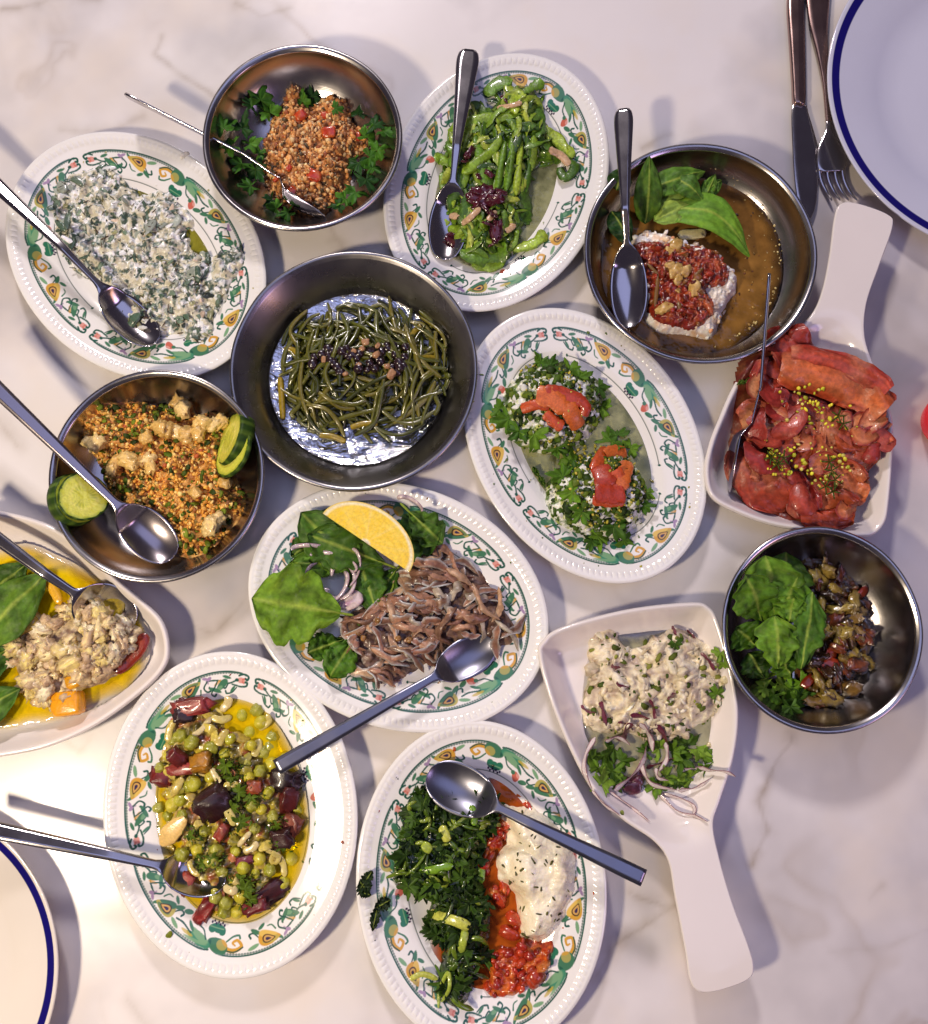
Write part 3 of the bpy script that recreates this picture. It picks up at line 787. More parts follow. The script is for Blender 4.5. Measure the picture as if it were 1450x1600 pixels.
def crumbs(name, where, n, size, palette, mat=None, squash=(1, .8, .65), sub=None, lift=.25, res=1, inset=.001, flat=False, label=None, cat=None, kind='stuff', parent=None, jit=.22, pts=None, clump=0.0):
    "many small grains lying on a surface, one mesh"
    if pts is None:
        pts = (sub or where).sample(int(n * (1 + clump)), inset)
        if clump:
            w = fbm(xyz(pts[:, 0], pts[:, 1]) * 130 + 5, 3); pts = pts[np.argsort(-w + .25 * R.randn(len(w)))[:n]]
    n = len(pts)
    z = where.h(pts[:, 0], pts[:, 1])
    bv, bf = (ICV, ICF) if res == 1 else IC2
    s = size[0] + (size[1] - size[0]) * R.rand(n) ** 2.0
    V = bv[None] * (1 + jit * R.randn(n, len(bv), 1) * .6) * (np.array(squash)[None, None] * (1 + .25 * R.randn(n, 1, 3)))
    V = V * s[:, None, None]
    rot = randrot(n)
    if flat:
        a = R.rand(n) * 6.28; tz = R.randn(n) * .35
        Rz = np.zeros((n, 3, 3)); Rz[:, 0, 0] = np.cos(a); Rz[:, 0, 1] = -np.sin(a); Rz[:, 1, 0] = np.sin(a); Rz[:, 1, 1] = np.cos(a); Rz[:, 2, 2] = 1; Rz[:, 2, 0] = tz
        rot = Rz
    V = np.einsum('nij,nvj->nvi', rot, V)
    V += np.stack([pts[:, 0], pts[:, 1], z + s * lift], -1)[:, None]
    Fc = (bf[None] + (np.arange(n) * len(bv))[:, None, None]).reshape(-1, 3)
    c = pick(palette, n) * (1 + .16 * R.randn(n, 1)); c = np.clip(np.repeat(c[:, None], len(bv), 1), 0.004, 1)
    o = obj(name, V, Fc, c.reshape(-1, 3), mat or M_CRUMB, parent=parent)
    return tag(o, label, cat, None, kind)


def ribbon_arr(path, w, th, col, ns=10, arch=0.0, twist=0.0, taper=.3, col2=None, up=None, ruffle=0, nz=.0, cap=.0, streak=0):
    "sweep a rounded flat section along a path; returns V, F, C"
    P = np.array(path, float); n = len(P)
    T = np.gradient(P, axis=0); T /= np.linalg.norm(T, axis=1)[:, None] + 1e-12
    U = np.array([0, 0, 1.0]) if up is None else np.array(up, float)
    B = np.cross(U, T); nb = np.linalg.norm(B, axis=1)[:, None]; B = np.where(nb > .05, B / (nb + 1e-9), [1.0, 0, 0]); N = np.cross(T, B)
    t = np.linspace(0, 1, n); tw = twist * t if np.isscalar(twist) else np.interp(t, np.linspace(0, 1, len(twist)), twist)
    c, s = np.cos(tw)[:, None], np.sin(tw)[:, None]; B2 = B * c + N * s; N2 = -B * s + N * c
    e = np.clip(np.minimum(t, 1 - t) / max(taper, .01), 0, 1); e = np.sqrt(1 - (1 - e) ** 2) * (1 - cap) + cap
    e[0] = max(e[0], .12); e[-1] = max(e[-1], .12)
    wv = (w if np.ndim(w) else np.full(n, w)); wv = (wv if len(wv) == n else np.interp(t, np.linspace(0, 1, len(wv)), wv)) * e / 2
    a = np.linspace(0, 2 * math.pi, ns, endpoint=False)
    cu = np.sign(np.cos(a)) * np.abs(np.cos(a)) ** .7; sv = np.sin(a)
    X = wv[:, None] * cu[None]; Zt = (th / 2 * np.minimum(1, e * 1.5))[:, None] * sv[None]
    if nz:
        X = X * (1 + nz * fbm(np.stack([t[:, None] * 9 + 0 * X, cu[None] * 2 + 0 * X, 0 * X + R.rand() * 40], -1), 3))
        Zt = Zt + nz * wv[:, None] * .35 * fbm(np.stack([t[:, None] * 8 + 0 * X, cu[None] * 1.5 + 0 * X, 0 * X + R.rand() * 40], -1), 3)
    if arch: Zt = Zt + arch * (1 - (cu ** 2)[None]) * (wv / (wv.max() + 1e-9))[:, None]
    if ruffle: Zt = Zt + ruffle * np.sin(t[:, None] * 40 + cu[None] * 1.5 + R.rand() * 6) * np.abs(cu)[None]
    V = P[:, None] + B2[:, None] * X[..., None] + N2[:, None] * Zt[..., None]
    cc = np.tile(np.asarray(col, float), (n, ns, 1)) if np.ndim(col) == 1 else np.repeat(np.array([np.interp(t, np.linspace(0, 1, len(col)), np.array(col)[:, k]) for k in range(3)]).T[:, None], ns, 1)
    if col2 is not None: cc = mix(cc, np.asarray(col2), np.clip((np.abs(cu) - .55) * 3, 0, 1)[None] * np.ones((n, 1)))
    if streak:
        sn = fbm(np.stack([cu[None] * 5 + 0 * X, t[:, None] * 2.5 + 0 * X, 0 * X + R.rand() * 60], -1), 4)
        cc = mix(cc, cc * np.array([1.5, 1.9, 2.0]) + .03, np.clip(sn * 2.2, 0, 1) * streak); cc = mix(cc, cc * .55, np.clip(-sn * 2.2, 0, 1) * streak)
    return V.reshape(-1, 3), gridf(n, ns, cu=True), cc.reshape(-1, 3)


def ribbon(name, path, w, th, col, mat, label=None, cat=None, group=None, parent=None, **k):
    V, Fq, c = ribbon_arr(path, w, th, col, **k)
    c = np.clip(c * (1 + .12 * fbm(V * 260, 3))[:, None], 0.003, 1)
    return tag(obj(name, V, Fq, c, mat, parent=parent), label, cat, group)


def onsurf(pts, fn, lift=0.001):
    "pixel path laid on a surface; a third number lifts the point"
    out = []
    for p in pts:
        dz = p[2] if len(p) > 2 else 0; l = lift + dz
        out.append(surf(p[0], p[1], lambda X, Y: fn(X, Y) + l))
    return out


def spath(pts, fn, lift=.001, k=5): return smooth_path(onsurf(pts, fn, lift), k)


def leaf(name, base, tip, width, fn, kind='rocket', lift=.003, col=(74, 118, 40), label=None, cat='leaf', group=None, curl=0.0, fold=0.15, rip=.0015, seed=0, vein=(150, 178, 96), z0=None, stem=0.0, bend=0.0):
    "a leaf from base to tip pixels, with midrib, side veins and an uneven edge"
    a = surf(*base, lambda X, Y: fn(X, Y) + lift); b = surf(*tip, lambda X, Y: fn(X, Y) + lift)
    w = width * .88 / F / 2
    X = b - a; L = np.linalg.norm(X); X /= L; Yv = np.cross([0, 0, 1.0], X); Yv /= np.linalg.norm(Yv); Zv = np.cross(X, Yv)
    nu, nv = 30, 17; u = np.linspace(0, 1, nu)[:, None]; v = np.linspace(-1, 1, nv)[None]
    if kind == 'basil': hw = np.sin(np.clip(u, 0, 1) ** .8 * math.pi) ** .75
    elif kind == 'rocket':
        hw = np.clip(1 - np.abs(2 * np.clip(u * .985 + .015, 0, 1) ** 1.1 - 1) ** 3.2, 0, 1) ** .5 * (1 + .10 * np.sin(u * 19 + seed) + .05 * np.sin(u * 41 + seed * 2))
        hw = hw * (.40 + .60 * np.clip(u * 2.0, 0, 1)) * (1 + .05 * fbm(np.stack([u * 9 + seed, 0 * u, 0 * u], -1), 3))
    elif kind == 'lobed': hw = np.sin(np.clip(u, 0, 1) ** .9 * math.pi) ** .5 * (.62 + .38 * np.cos(u * 21 + seed))
    else: hw = np.sin(u * math.pi) ** .6 * (.72 + .28 * np.abs(np.sin(u * 13 + seed)) + .12 * np.sin(u * 39))
    hw = np.maximum(hw, .02)
    yy = v * hw * w; back = (np.abs(v) ** 1.5) * .16 * L * hw * (1 if kind != 'basil' else .4)
    xx = u * L - back * (u - .2) + 0 * v + bend * 0
    yy = yy + bend * L * np.sin(u * math.pi)
    zz = fold * w * np.abs(v) * hw + curl * L * ((u - .5) ** 2 * 4 * -1 + 1) * .5 - curl * w * v ** 2 * .8
    pn = np.stack([u * 5 + 0 * v + seed * 3.1, v * 2.5 + 0 * u, 0 * u * v], -1)
    zz = zz + rip * fbm(pn, 4) * 3.4 + rip * 1.5 * np.abs(fbm(pn * 1.7 + 9, 3)) + rip * .9 * np.sin(u * 24 + seed) * np.abs(v) ** 2
    sv = np.abs(((u * 7 + np.abs(v) * .9) % 1) - .5) * 2     # side veins
    zz = zz - .0003 * (sv > .8) + .0004 * (np.abs(v) < .08)
    V = a + X * xx[..., None] + Yv * yy[..., None] + Zv * zz[..., None]
    cb = C(*col) * 1.4; cv = C(*vein) * 1.1
    cc = mix(np.tile(cb, (nu, nv, 1)), cb * .5, np.clip(fbm(pn * 1.6 + 4, 4) * 1.8 + .25, 0, 1)); cc = mix(cc, cb * np.array([1.5, 1.25, .9]), np.clip(fbm(pn * 1.1 + 24, 3) * 2 - .1, 0, 1) * .6)
    cc = mix(cc, cv, np.clip((sv - .82) * 3, 0, 1) * .22)
    cc = mix(cc, cv, np.clip(1 - np.abs(v) * 9, 0, 1) * (1 - u * .5) * .8)
    bot = V - Zv * .0004
    VV = np.concatenate([V, bot[:, ::-1]], 1)
    Fq = gridf(nu, 2 * nv, cu=True); CCc = np.concatenate([cc, cc[:, ::-1] * .9 + .03], 1)
    o = obj(name, VV.reshape(-1, 3), Fq, CCc.reshape(-1, 3), M_LEAF)
    tag(o, label, cat, group)
    if stem:
        q = np.array([a - X * stem + Zv * -.001, a - X * stem * .5, a + X * L * .1]); Vs, Fs, cs = ribbon_arr(smooth_path(q, 4), .0022, .0018, C(120, 150, 70), 6)
        obj('stem', Vs, Fs, cs, M_LEAF, parent=o)
    return o


def herb(name, x, y, size, ang, fn, lift=.002, col=(52, 96, 32), label=None, group=None, lobes=3, seed=0, tilt=.25, cat='leaf'):
    "flat parsley leaf: toothed lobes fanned from one point"
    c = surf(x, y, lambda X, Y: fn(X, Y) + lift); r0 = size * .88 / F / 2
    n = 42; t = np.linspace(-2.5, 2.5, n)
    r = (.55 + .45 * np.abs(np.cos(t / 2.5 * math.pi * lobes / 2))) * (1 + .16 * np.sin(t * 9 + seed) + .1 * np.sin(t * 17)) * (1 - .12 * np.abs(t) / 2.5)
    fr = np.linspace(0.02, 1, 6)[:, None]
    X = fr * r * np.cos(t) * r0 * 1.15; Y = fr * r * np.sin(t) * r0
    rs = np.random.RandomState(seed + 5)
    Z = r0 * (tilt * rs.randn() * X / r0 + tilt * rs.randn() * Y / r0 + .28 * np.sin(t * 2.4 + seed)[None] * fr ** 2 + .10 * np.sin(t * 7)[None] * fr)
    ca, sa = math.cos(math.radians(ang)), math.sin(math.radians(ang))
    V = np.stack([c[0] + X * ca - Y * sa, c[1] + X * sa + Y * ca, c[2] + Z - Z.mean()], -1)
    V2 = V.copy(); V2[..., 2] -= .00035
    VV = np.concatenate([V, V2[::-1]], 0)
    k = 1 + .25 * np.sin(t * 8)[None] * fr
    cc = C(*col) * 1.3 * np.concatenate([k, k[::-1] * .9], 0)[..., None]
    cc = mix(cc, C(110, 150, 70), np.concatenate([np.clip(1 - np.abs(((t[None] / 5 * lobes) % 1) - .5) * 14, 0, 1) * (1 - fr), 0 * k], 0) * .6)
    o = obj(name, VV.reshape(-1, 3), gridf(12, n), np.clip(cc, .003, 1).reshape(-1, 3), M_LEAF)
    return tag(o, label, cat, group)


def chunk(name, x, y, size, fn, col, mat, shape=(1, .8, .6), lift=.0, ang=None, label=None, cat=None, group=None, box=0.0, seed=0, parent=None, jit=.14, tilt=.2, col2=None, fr=2.2, abs_=None):
    "irregular piece, rounded lump (box=0) to cut cube (box=1)"
    r = size * .88 / F / 2; rs = np.random.RandomState(seed + 101)
    c = surf(x, y, lambda X, Y: fn(X, Y) + lift + r * shape[2] * .5) if abs_ is None else np.array(abs_, float)
    V = IC3[0].copy()
    if box: V = np.sign(V) * np.abs(V) ** (1 - box * .72); V /= np.abs(V).max(0)
    nv = fbm(IC3[0] * fr + seed * 7.3, 3); V = V * (1 + jit * 2.2 * nv)[:, None]
    V = V * np.array(shape) * r
    a = math.radians(ang if ang is not None else rs.rand() * 360); tx, ty = rs.randn(2) * tilt
    M = np.array(Matrix.Rotation(a, 3, 'Z') @ Matrix.Rotation(tx, 3, 'X') @ Matrix.Rotation(ty, 3, 'Y'))
    V = V @ M.T + c
    cc = np.tile(C(*col), (len(V), 1))
    if col2 is not None: cc = mix(cc, C(*col2), np.clip(nv * 2.2 + .2, 0, 1))
    cc = cc * (1 + .18 * fbm(IC3[0] * 5 + seed, 3))[:, None]
    o = obj(name, V, IC3[1], np.clip(cc, .003, 1), mat, parent=parent)
    return tag(o, label, cat, group)


def sprinkle(name, pts, fn, size, palette, label, cat, group, mat=None, shape=(1, .85, .6), box=.3, lift=0, base=None, col2=None, jit=.14, fr=2.2):
    for i, (x, y) in enumerate(pts):
        k = rnd.randrange(len(palette)); c = palette[k]
        s = size[0] + (size[1] - size[0]) * rnd.random()
        chunk(name, x, y, s, fn, c, mat or M_FOOD, shape, box=box, seed=rnd.randrange(999), label=label, cat=cat, group=group, lift=lift, col2=col2, jit=jit, fr=fr)


def rpts(n, cx, cy, rx, ry, seed=0):
    rs = random.Random(seed); out = []
    while len(out) < n:
        a, b = rs.uniform(-1, 1), rs.uniform(-1, 1)
        if a * a + b * b < 1: out.append((cx + a * rx, cy + b * ry))
    return out


def inpoly(n, outl, seed=0, inset=4):
    rs = np.random.RandomState(seed); P = smooth_poly(outl, 4); lo, hi = P.min(0), P.max(0); out = np.zeros((0, 2))
    while len(out) < n:
        q = lo + (hi - lo) * rs.rand(n * 3, 2); out = np.concatenate([out, q[sdist(q[:, 0], q[:, 1], P) > inset]])
    return [tuple(v) for v in out[:n]]


def maxh(*fs):
    def f(X, Y):
        z = fs[0].h(X, Y)
        for g in fs[1:]: z = np.maximum(z, g.h(X, Y))
        return z
    return f


def pool(outl, ves, level, mat, label, soft=.004, name='oil_pool', zl=.001, cat='oil', edge=.012):
    h = Heap(outl, ves, level, soft, 0, zl=zl)
    def hh(X, Y, noise=True):
        d = h.d(X, Y); b = ves.h(X, Y); return np.where(d > 0, np.maximum(b * 0 + level, 0) - .0006 * np.exp(-np.maximum(d, 0) / .001), level - .001 + d * .8)
    h.h = hh
    h.build(name, lambda V, d: np.repeat((np.clip(d / edge + .35 * fbm(V * 60, 3), 0, 1) ** .8)[:, None], 3, 1), mat, .002, label, cat)
    return h
M_WETG = vmat('wilted_greens', 0.38, 420, 0.35, 0.5, 500, 0.001, 0.0, 0.25)
translucent(M_WETG, .15)
M_YOG = vmat('wet_yogurt', 0.25, 300, 0.06, 0.6, 380, 0.0014, 0.2, 0.4)
# ================================================================= A: yogurt with greens
oA = [(81, 290), (100, 268), (126, 259), (154, 250), (178, 262), (196, 282), (222, 296), (248, 290), (274, 306), (298, 338), (296, 368), (300, 386), (330, 392), (352, 386), (374, 384), (376, 404), (358, 436), (350, 463), (330, 488), (326, 520), (301, 530), (271, 518), (233, 524), (200, 517), (176, 492), (162, 463), (150, 440), (119, 424), (92, 392), (82, 352), (76, 320)]
pool([(180, 290), (230, 280), (270, 300), (300, 330), (322, 360), (336, 392), (320, 410), (280, 400), (240, 330)], VA, .0098, M_OILY, 'pool of yellow oil beside the yogurt and greens')
hA = Heap(oA, VA, .012, .013, .0045, 95, .010, .0042, 130)
hA.build('yogurt_greens', mottle([(238, 240, 236), (142, 156, 146), (248, 246, 242), (72, 92, 78), (216, 210, 184)], 200, 3, 3.4), M_YOG, .0008, 'heap of white yogurt mixed with chopped grey-green leaves', 'yogurt dip')
crumbs('chopped_leaf_bits', hA, 300, (.0014, .0052), pal([((70, 92, 74), 4), ((112, 132, 110), 4), ((246, 246, 242), 3), ((158, 166, 152), 3), ((50, 60, 54), 1.2), ((150, 150, 108), 1.5), ((220, 196, 172), 1)]), M_YOG, (1.7, .7, .2), clump=.6, flat=True, lift=-.02, label='chopped leaves and curds coating the yogurt heap', cat='leaf bits', res=2)
crumbs('dried_herb_slivers', hA, 340, (.0012, .0028), pal([((78, 58, 36), 3), ((96, 92, 50), 3), ((52, 50, 34), 2)]), M_CRUMB, (1.5, .22, .2), lift=.7, label='dark dried herb slivers strewn over the yogurt heap', cat='herb slivers')
spoon((243, 537), (-95, 205), 'plain steel spoon slanting in from the upper left, resting in the yogurt and greens', .022, .050, roll=18, style='paddle', wb=.019, lb=.235, arch=.006, wend=.0095)

# ================================================================= B: bulgur with parsley
oB = [(441, 150), (448, 132), (463, 128), (474, 140), (480, 156), (506, 146), (530, 144), (546, 160), (550, 182), (568, 200), (574, 222), (552, 240), (543, 288), (524, 304), (512, 320), (494, 330), (461, 324), (438, 314), (418, 296), (408, 262), (407, 226), (416, 198), (427, 164)]
hB = Heap(oB, VB, .020, .013, .006, 75, .012, .0055, 110)
hB.build('bulgur_salad', mottle([(190, 124, 68), (146, 90, 48), (206, 154, 96), (104, 70, 42)], 300, 5), M_CRUMB, .0010, 'mound of brown-orange bulgur in the bowl with parsley', 'bulgur salad')
crumbs('bulgur_grain', hB, 2300, (.0009, .0034), pal([((232, 172, 104), 5), ((220, 148, 78), 4), ((240, 204, 146), 3), ((146, 92, 50), 2), ((84, 70, 44), 1), ((176, 84, 44), .7)]), M_CRUMB, lift=.3, clump=.35, label='loose grains over the brown-orange bulgur mound', cat='bulgur grains')
for i, (x, y, s) in enumerate([(515, 207, 24), (470, 182, 22), (491, 275, 26), (455, 300, 18), (437, 175, 13), (507, 180, 16), (452, 262, 12), (559, 214, 15), (432, 280, 12)]):
    chunk('tomato_piece', x, y, s, hB.h, (196, 52, 26), M_WET, (1, .75, .5), box=.5, seed=i, label='small red tomato piece set in the brown bulgur mound', cat='tomato', group='tomato pieces in the brown bulgur', col2=(220, 96, 40))
BL = [(352, 205, 36, 100), (362, 228, 40, 190), (378, 200, 38, 60), (408, 158, 44, 80), (422, 176, 40, 120), (395, 165, 30, 150), (378, 255, 42, 250), (390, 225, 36, 10), (400, 265, 40, 300), (392, 290, 34, 200), (404, 240, 30, 30), (585, 195, 40, 20), (600, 205, 36, 340), (575, 215, 34, 60), (560, 255, 38, 280), (578, 245, 40, 350), (590, 235, 36, 30), (572, 280, 40, 300), (556, 300, 40, 250), (540, 310, 34, 230), (530, 320, 30, 200), (582, 262, 30, 320), (472, 158, 30, 90), (488, 150, 26, 40), (524, 170, 24, 0), (548, 252, 30, 260), (560, 178, 30, 70), (450, 332, 34, 200), (432, 326, 30, 170), (425, 312, 30, 230), (362, 196, 24, 110)]
fB = maxh(VB, hB)
for i, (x, y, s, a) in enumerate(BL):
    herb('parsley_leaf', x, y, s, a, fB if i > 21 else (lambda X, Y: VB.h(X, Y) + .006), .004 + .003 * rnd.random(), [(46, 92, 34), (62, 112, 40), (36, 74, 28)][i % 3], 'flat green parsley leaf tucked round the brown bulgur mound', 'parsley leaves in the upper left bowl', 3 + i % 2, i, .35)
spoon((508, 338), (197, 148), 'thin-edged steel spoon leaning on its side across the parsley bowl rim', .012, .050, roll=80, style='paddle', wb=.017, lb=.25, arch=.004, wend=.0075)

# ================================================================= C: bright green stems
pool([(672, 300), (690, 250), (700, 215), (740, 185), (790, 160), (850, 165), (885, 200), (893, 260), (880, 330), (850, 385), (800, 410), (740, 420), (700, 400), (676, 360)], VC, .0096, M_OILP, 'pale green dressing pooled under the bright green stems')
oC = [(702, 215), (725, 175), (780, 150), (800, 125), (835, 130), (845, 165), (850, 185), (880, 240), (860, 250), (832, 262), (828, 300), (818, 340), (808, 385), (770, 405), (725, 400), (705, 350), (690, 290)]
hC = Heap(oC, VC, .017, .012, .004, 100, .012, .003, 160)
hC.build('stewed_greens', mottle([(64, 100, 26), (40, 74, 20), (98, 136, 40)], 300, 8), M_WET, .0012, 'soft mass of stewed greens beneath the loose bright green stems', 'cooked greens')
fC = maxh(VC, hC)
CS = [([(700, 205), (740, 188), (790, 180), (825, 172)], .009), ([(810, 150), (830, 138), (850, 128)], .009), ([(790, 128), (800, 150), (806, 178)], .008), ([(838, 165), (844, 195), (840, 215)], .010),
      ([(782, 212), (770, 235), (745, 255), (722, 272)], .009), ([(800, 215), (798, 250), (790, 300)], .007), ([(812, 215), (810, 260), (806, 305)], .007), ([(824, 214), (826, 260), (818, 306)], .007), ([(834, 212), (834, 240), (826, 270)], .007),
      ([(790, 222), (782, 262), (776, 300)], .006), ([(850, 200), (872, 218), (886, 238), (896, 232)], .010), ([(872, 262), (884, 278), (898, 262), (892, 250)], .008), ([(702, 260), (690, 250), (678, 246)], .010), ([(700, 220), (712, 240), (706, 262)], .010),
      ([(724, 200), (745, 215), (748, 240)], .011), ([(720, 262), (712, 300), (705, 330)], .009), ([(730, 350), (745, 338), (756, 350), (762, 372)], .007), ([(720, 390), (745, 400), (775, 398), (790, 380)], .015), ([(800, 390), (830, 382), (846, 370), (852, 362)], .009),
      ([(735, 300), (728, 330), (722, 352)], .010), ([(700, 362), (712, 358), (722, 364)], .008), ([(760, 150), (772, 135), (800, 124)], .012), ([(785, 170), (800, 150), (822, 150)], .010), ([(816, 300), (822, 330), (818, 350)], .012), ([(736, 405), (760, 415), (788, 410)], .010), ([(744, 212), (752, 250), (760, 290)], .010)]
for i, (p, w) in enumerate(CS):
    c = [(112, 150, 44), (84, 126, 36), (138, 170, 62), (62, 102, 30)][i % 4]
    k = 2 if i in (4, 5, 6, 7, 8, 9, 25) else 0
    ribbon('cooked_shoot', spath(p, fC, .004, 6), np.array([.8, 1.2, 1, 1.25, .9]) * w * (1.0 if k else 1.12), .0040 if k else .0014, [C(*c) * .8, C(*c) * 1.15, C(*c) * .9, C(*c) * 1.25], M_WETG, 'bright green glossy stem lying in a tangle on the flowered plate', 'stem', 'bright green stems on the upper middle plate', twist=[rnd.uniform(-.7, .7), rnd.uniform(-.7, .7), rnd.uniform(-.9, .9)], taper=.12, nz=.28, ns=18, cap=.35, col2=C(*c) * .7, ruffle=.0008, streak=.35, arch=.001)
for i, q in enumerate(inpoly(150, oC, 5)):
    a = rnd.random() * 6.28 if i % 2 else rnd.uniform(1.2, 2.0); l = rnd.uniform(10, 28); b = rnd.uniform(-9, 9)
    p = [(q[0] - l * math.cos(a), q[1] - l * math.sin(a)), (q[0] + b * math.sin(a), q[1] - b * math.cos(a)), (q[0] + l * math.cos(a), q[1] + l * math.sin(a))]
    c = rnd.choice([(104, 144, 42), (70, 110, 32), (130, 164, 60), (46, 82, 28), (156, 180, 86), (88, 128, 38)])
    ribbon('green_strand', spath(p, fC, rnd.uniform(.002, .0055), 5), rnd.uniform(.0025, .0085), .0012, C(*c), M_WETG, 'thin green strand tangled among the bright green stems', 'strand', 'thin strands among the bright green stems', twist=(rnd.random() - .5) * 2.4, nz=.4, ns=12, cap=.15, taper=.25, ruffle=.0008, col2=C(*c) * .6, streak=.3)
for i, (x, y, s) in enumerate([(757, 302, 30), (768, 315, 30), (745, 312, 26), (752, 318, 26), (762, 308, 24), (750, 298, 22), (772, 335, 22), (776, 360, 24), (774, 378, 20), (764, 350, 20), (750, 275, 16), (765, 272, 14), (790, 155, 15), (734, 240, 20), (727, 252, 14), (705, 378, 18), (706, 368, 13), (782, 300, 16), (760, 326, 20)]):
    chunk('red_onion_piece', x, y, s, fC, (92, 22, 40), M_WET, (1.3, .7, .22), box=.3, seed=i, lift=.006, jit=.4, fr=3.5, tilt=.6, label='dark purple-red pickled leaf piece among the green stems', cat='red onion', group='dark red pieces among the green stems', col2=(60, 12, 26))
for i, (p, w) in enumerate([([(722, 350), (735, 340), (750, 325)], .006), ([(858, 234), (875, 242), (890, 258)], .008), ([(762, 345), (775, 330)], .006), ([(790, 362), (800, 355), (802, 350)], .006), ([(704, 335), (716, 340)], .008), ([(777, 168), (800, 165), (815, 160)], .005)]):
    ribbon('pink_root_strip', spath(p, fC, .007, 6), w, .0025, C(204, 168, 128), M_WET, 'pale pink strip lying over the green stems', 'onion strip', 'pale pink strips among the green stems', taper=.1, cap=.5, nz=.2)
spoon((694, 406), (733, 78), 'octagonal-handled steel spoon with bluish shine standing up the flowered plate of stems', .018, .034, roll=0, style='paddle', wb=.0190, lb=.335, arch=.008, wend=.0108)

# ================================================================= D: cheese in brown oil
oD = [(958, 300), (985, 265), (1040, 245), (1110, 248), (1170, 285), (1210, 340), (1224, 405), (1215, 470), (1180, 520), (1125, 552), (1060, 556), (1000, 536), (955, 490), (938, 430), (940, 360)]
pD = pool(oD, VD, .0100, M_BROTH, 'brown oil filling the bottom of the wide steel bowl', name='oil_pool')
PD = Vessel('free', 0, 0, None); PD.hf = lambda X, Y: np.maximum(VD.h(X, Y), .0100)
crumbs('floating_spice', pD, 130, (.0006, .0016), pal([((110, 60, 30), 3), ((170, 130, 60), 3), ((60, 36, 20), 2), ((214, 190, 110), 1)]), M_CRUMB, (1.2, .8, .25), lift=.3, label='specks of spice floating on the brown oil', cat='spice specks', inset=.006, flat=True)
oDc = [(984, 382), (1000, 362), (1030, 358), (1070, 372), (1110, 385), (1140, 412), (1156, 430), (1153, 452), (1135, 480), (1124, 512), (1112, 526), (1090, 522), (1060, 517), (1030, 513), (1012, 495), (1008, 460), (998, 425)]
hDc = Heap(oDc, PD, .014, .005, .0022, 120, .010, .002, 260, seed=4)
hDc.build('white_cheese', mottle([(250, 240, 226), (240, 196, 150), (252, 246, 236)], 150, 4, .8), M_CREAM, .0009, 'white grilled cheese slab under the chopped tomato, in brown oil', 'cheese')
crumbs('cheese_curds', hDc, 150, (.0016, .0042), pal([((252, 242, 228), 5), ((246, 214, 178), 2), ((236, 166, 112), .7)]), M_CREAM, lift=.2, res=2, inset=.0, label='crumbly curds at the edge of the grilled cheese slab', cat='curds')
PDc = Vessel('free', 0, 0, None); PDc.hf = lambda X, Y: np.maximum(PD.hf(X, Y), hDc.h(X, Y))
oDt = [(984, 386), (996, 372), (1030, 368), (1060, 376), (1100, 378), (1130, 395), (1143, 415), (1140, 436), (1115, 440), (1108, 446), (1122, 470), (1115, 490), (1095, 505), (1060, 508), (1030, 498), (1014, 482), (1018, 455), (1003, 425), (990, 412)]
hDt = Heap(oDt, PDc, .005, .004, .0034, 110, .014, .0036, 170, seed=9)
hDt.build('tomato_topping', mottle([(158, 40, 22), (104, 24, 14), (186, 78, 40)], 240, 2), M_WET, .0009, 'chopped cooked tomato topping spread over the grilled cheese', 'tomato topping')
crumbs('tomato_pulp', hDt, 70, (.0018, .0052), pal([((168, 46, 26), 5), ((190, 84, 46), 2), ((104, 24, 14), 3), ((140, 90, 44), 1.3)]), M_WET, (1.1, .9, .5), lift=.2, res=2, label='bits of pulp and skin in the tomato topping', cat='tomato pulp', inset=.002)
fD = lambda X, Y: np.maximum(PDc.hf(X, Y), hDt.h(X, Y))
ang_ = [math.radians(rnd.gauss(10, 42)) for _ in range(70)]
PB_ = np.array([px(1082 + (138 + rnd.gauss(0, 2.5) - abs(rnd.gauss(0, 9)) * (k % 3 == 0)) * math.cos(a), 405 - (140 + rnd.gauss(0, 2)) * math.sin(a), .012)[:2] for k, a in enumerate(ang_)])
crumbs('oil_bubbles', PD_ := type('x', (), {'h': staticmethod(PD.hf)}), 70, (.0005, .0016), pal([((226, 200, 130), 3), ((180, 150, 80), 2)]), M_FRUIT, (1, 1, .6), lift=.1, res=2, flat=True, pts=PB_, label='tiny golden bubbles along the right edge of the brown oil', cat='oil bubbles', jit=.02)
for i, (x, y, s) in enumerate([(1056, 424, 22), (1070, 424, 20), (1048, 416, 18), (1060, 436, 16), (1086, 452, 24), (1039, 481, 22), (1032, 484, 16), (1056, 384, 24), (1059, 453, 11), (1046, 391, 14)]):
    chunk('walnut_piece', x, y, s, fD, (190, 150, 76), M_FOOD, (1.1, .85, .5), box=.15, seed=i + 3, label='tan nut piece on top of the tomato-covered cheese', cat='walnut', group='nut pieces on the tomato-covered cheese', jit=.25, col2=(214, 180, 110))
chunk('garlic_slice', 1081, 366, 40, fD, (206, 196, 140), M_FRUIT, (1, .42, .14), box=.75, seed=3, ang=2, label='pale rectangular garlic slice at the upper edge of the tomato topping', cat='garlic', lift=.004)
for i, (p, w) in enumerate([([(1028, 430), (1026, 455), (1024, 478)], .004), ([(1060, 470), (1064, 490)], .004), ([(1010, 412), (1030, 428)], .003), ([(1085, 432), (1098, 420)], .0035)]):
    ribbon('herb_stalk', spath(p, fD, .002, 5), w, .002, C(120, 84, 30), M_FOOD, 'thin brown stalk lying in the tomato topping', 'stalk', 'thin stalks in the tomato topping')
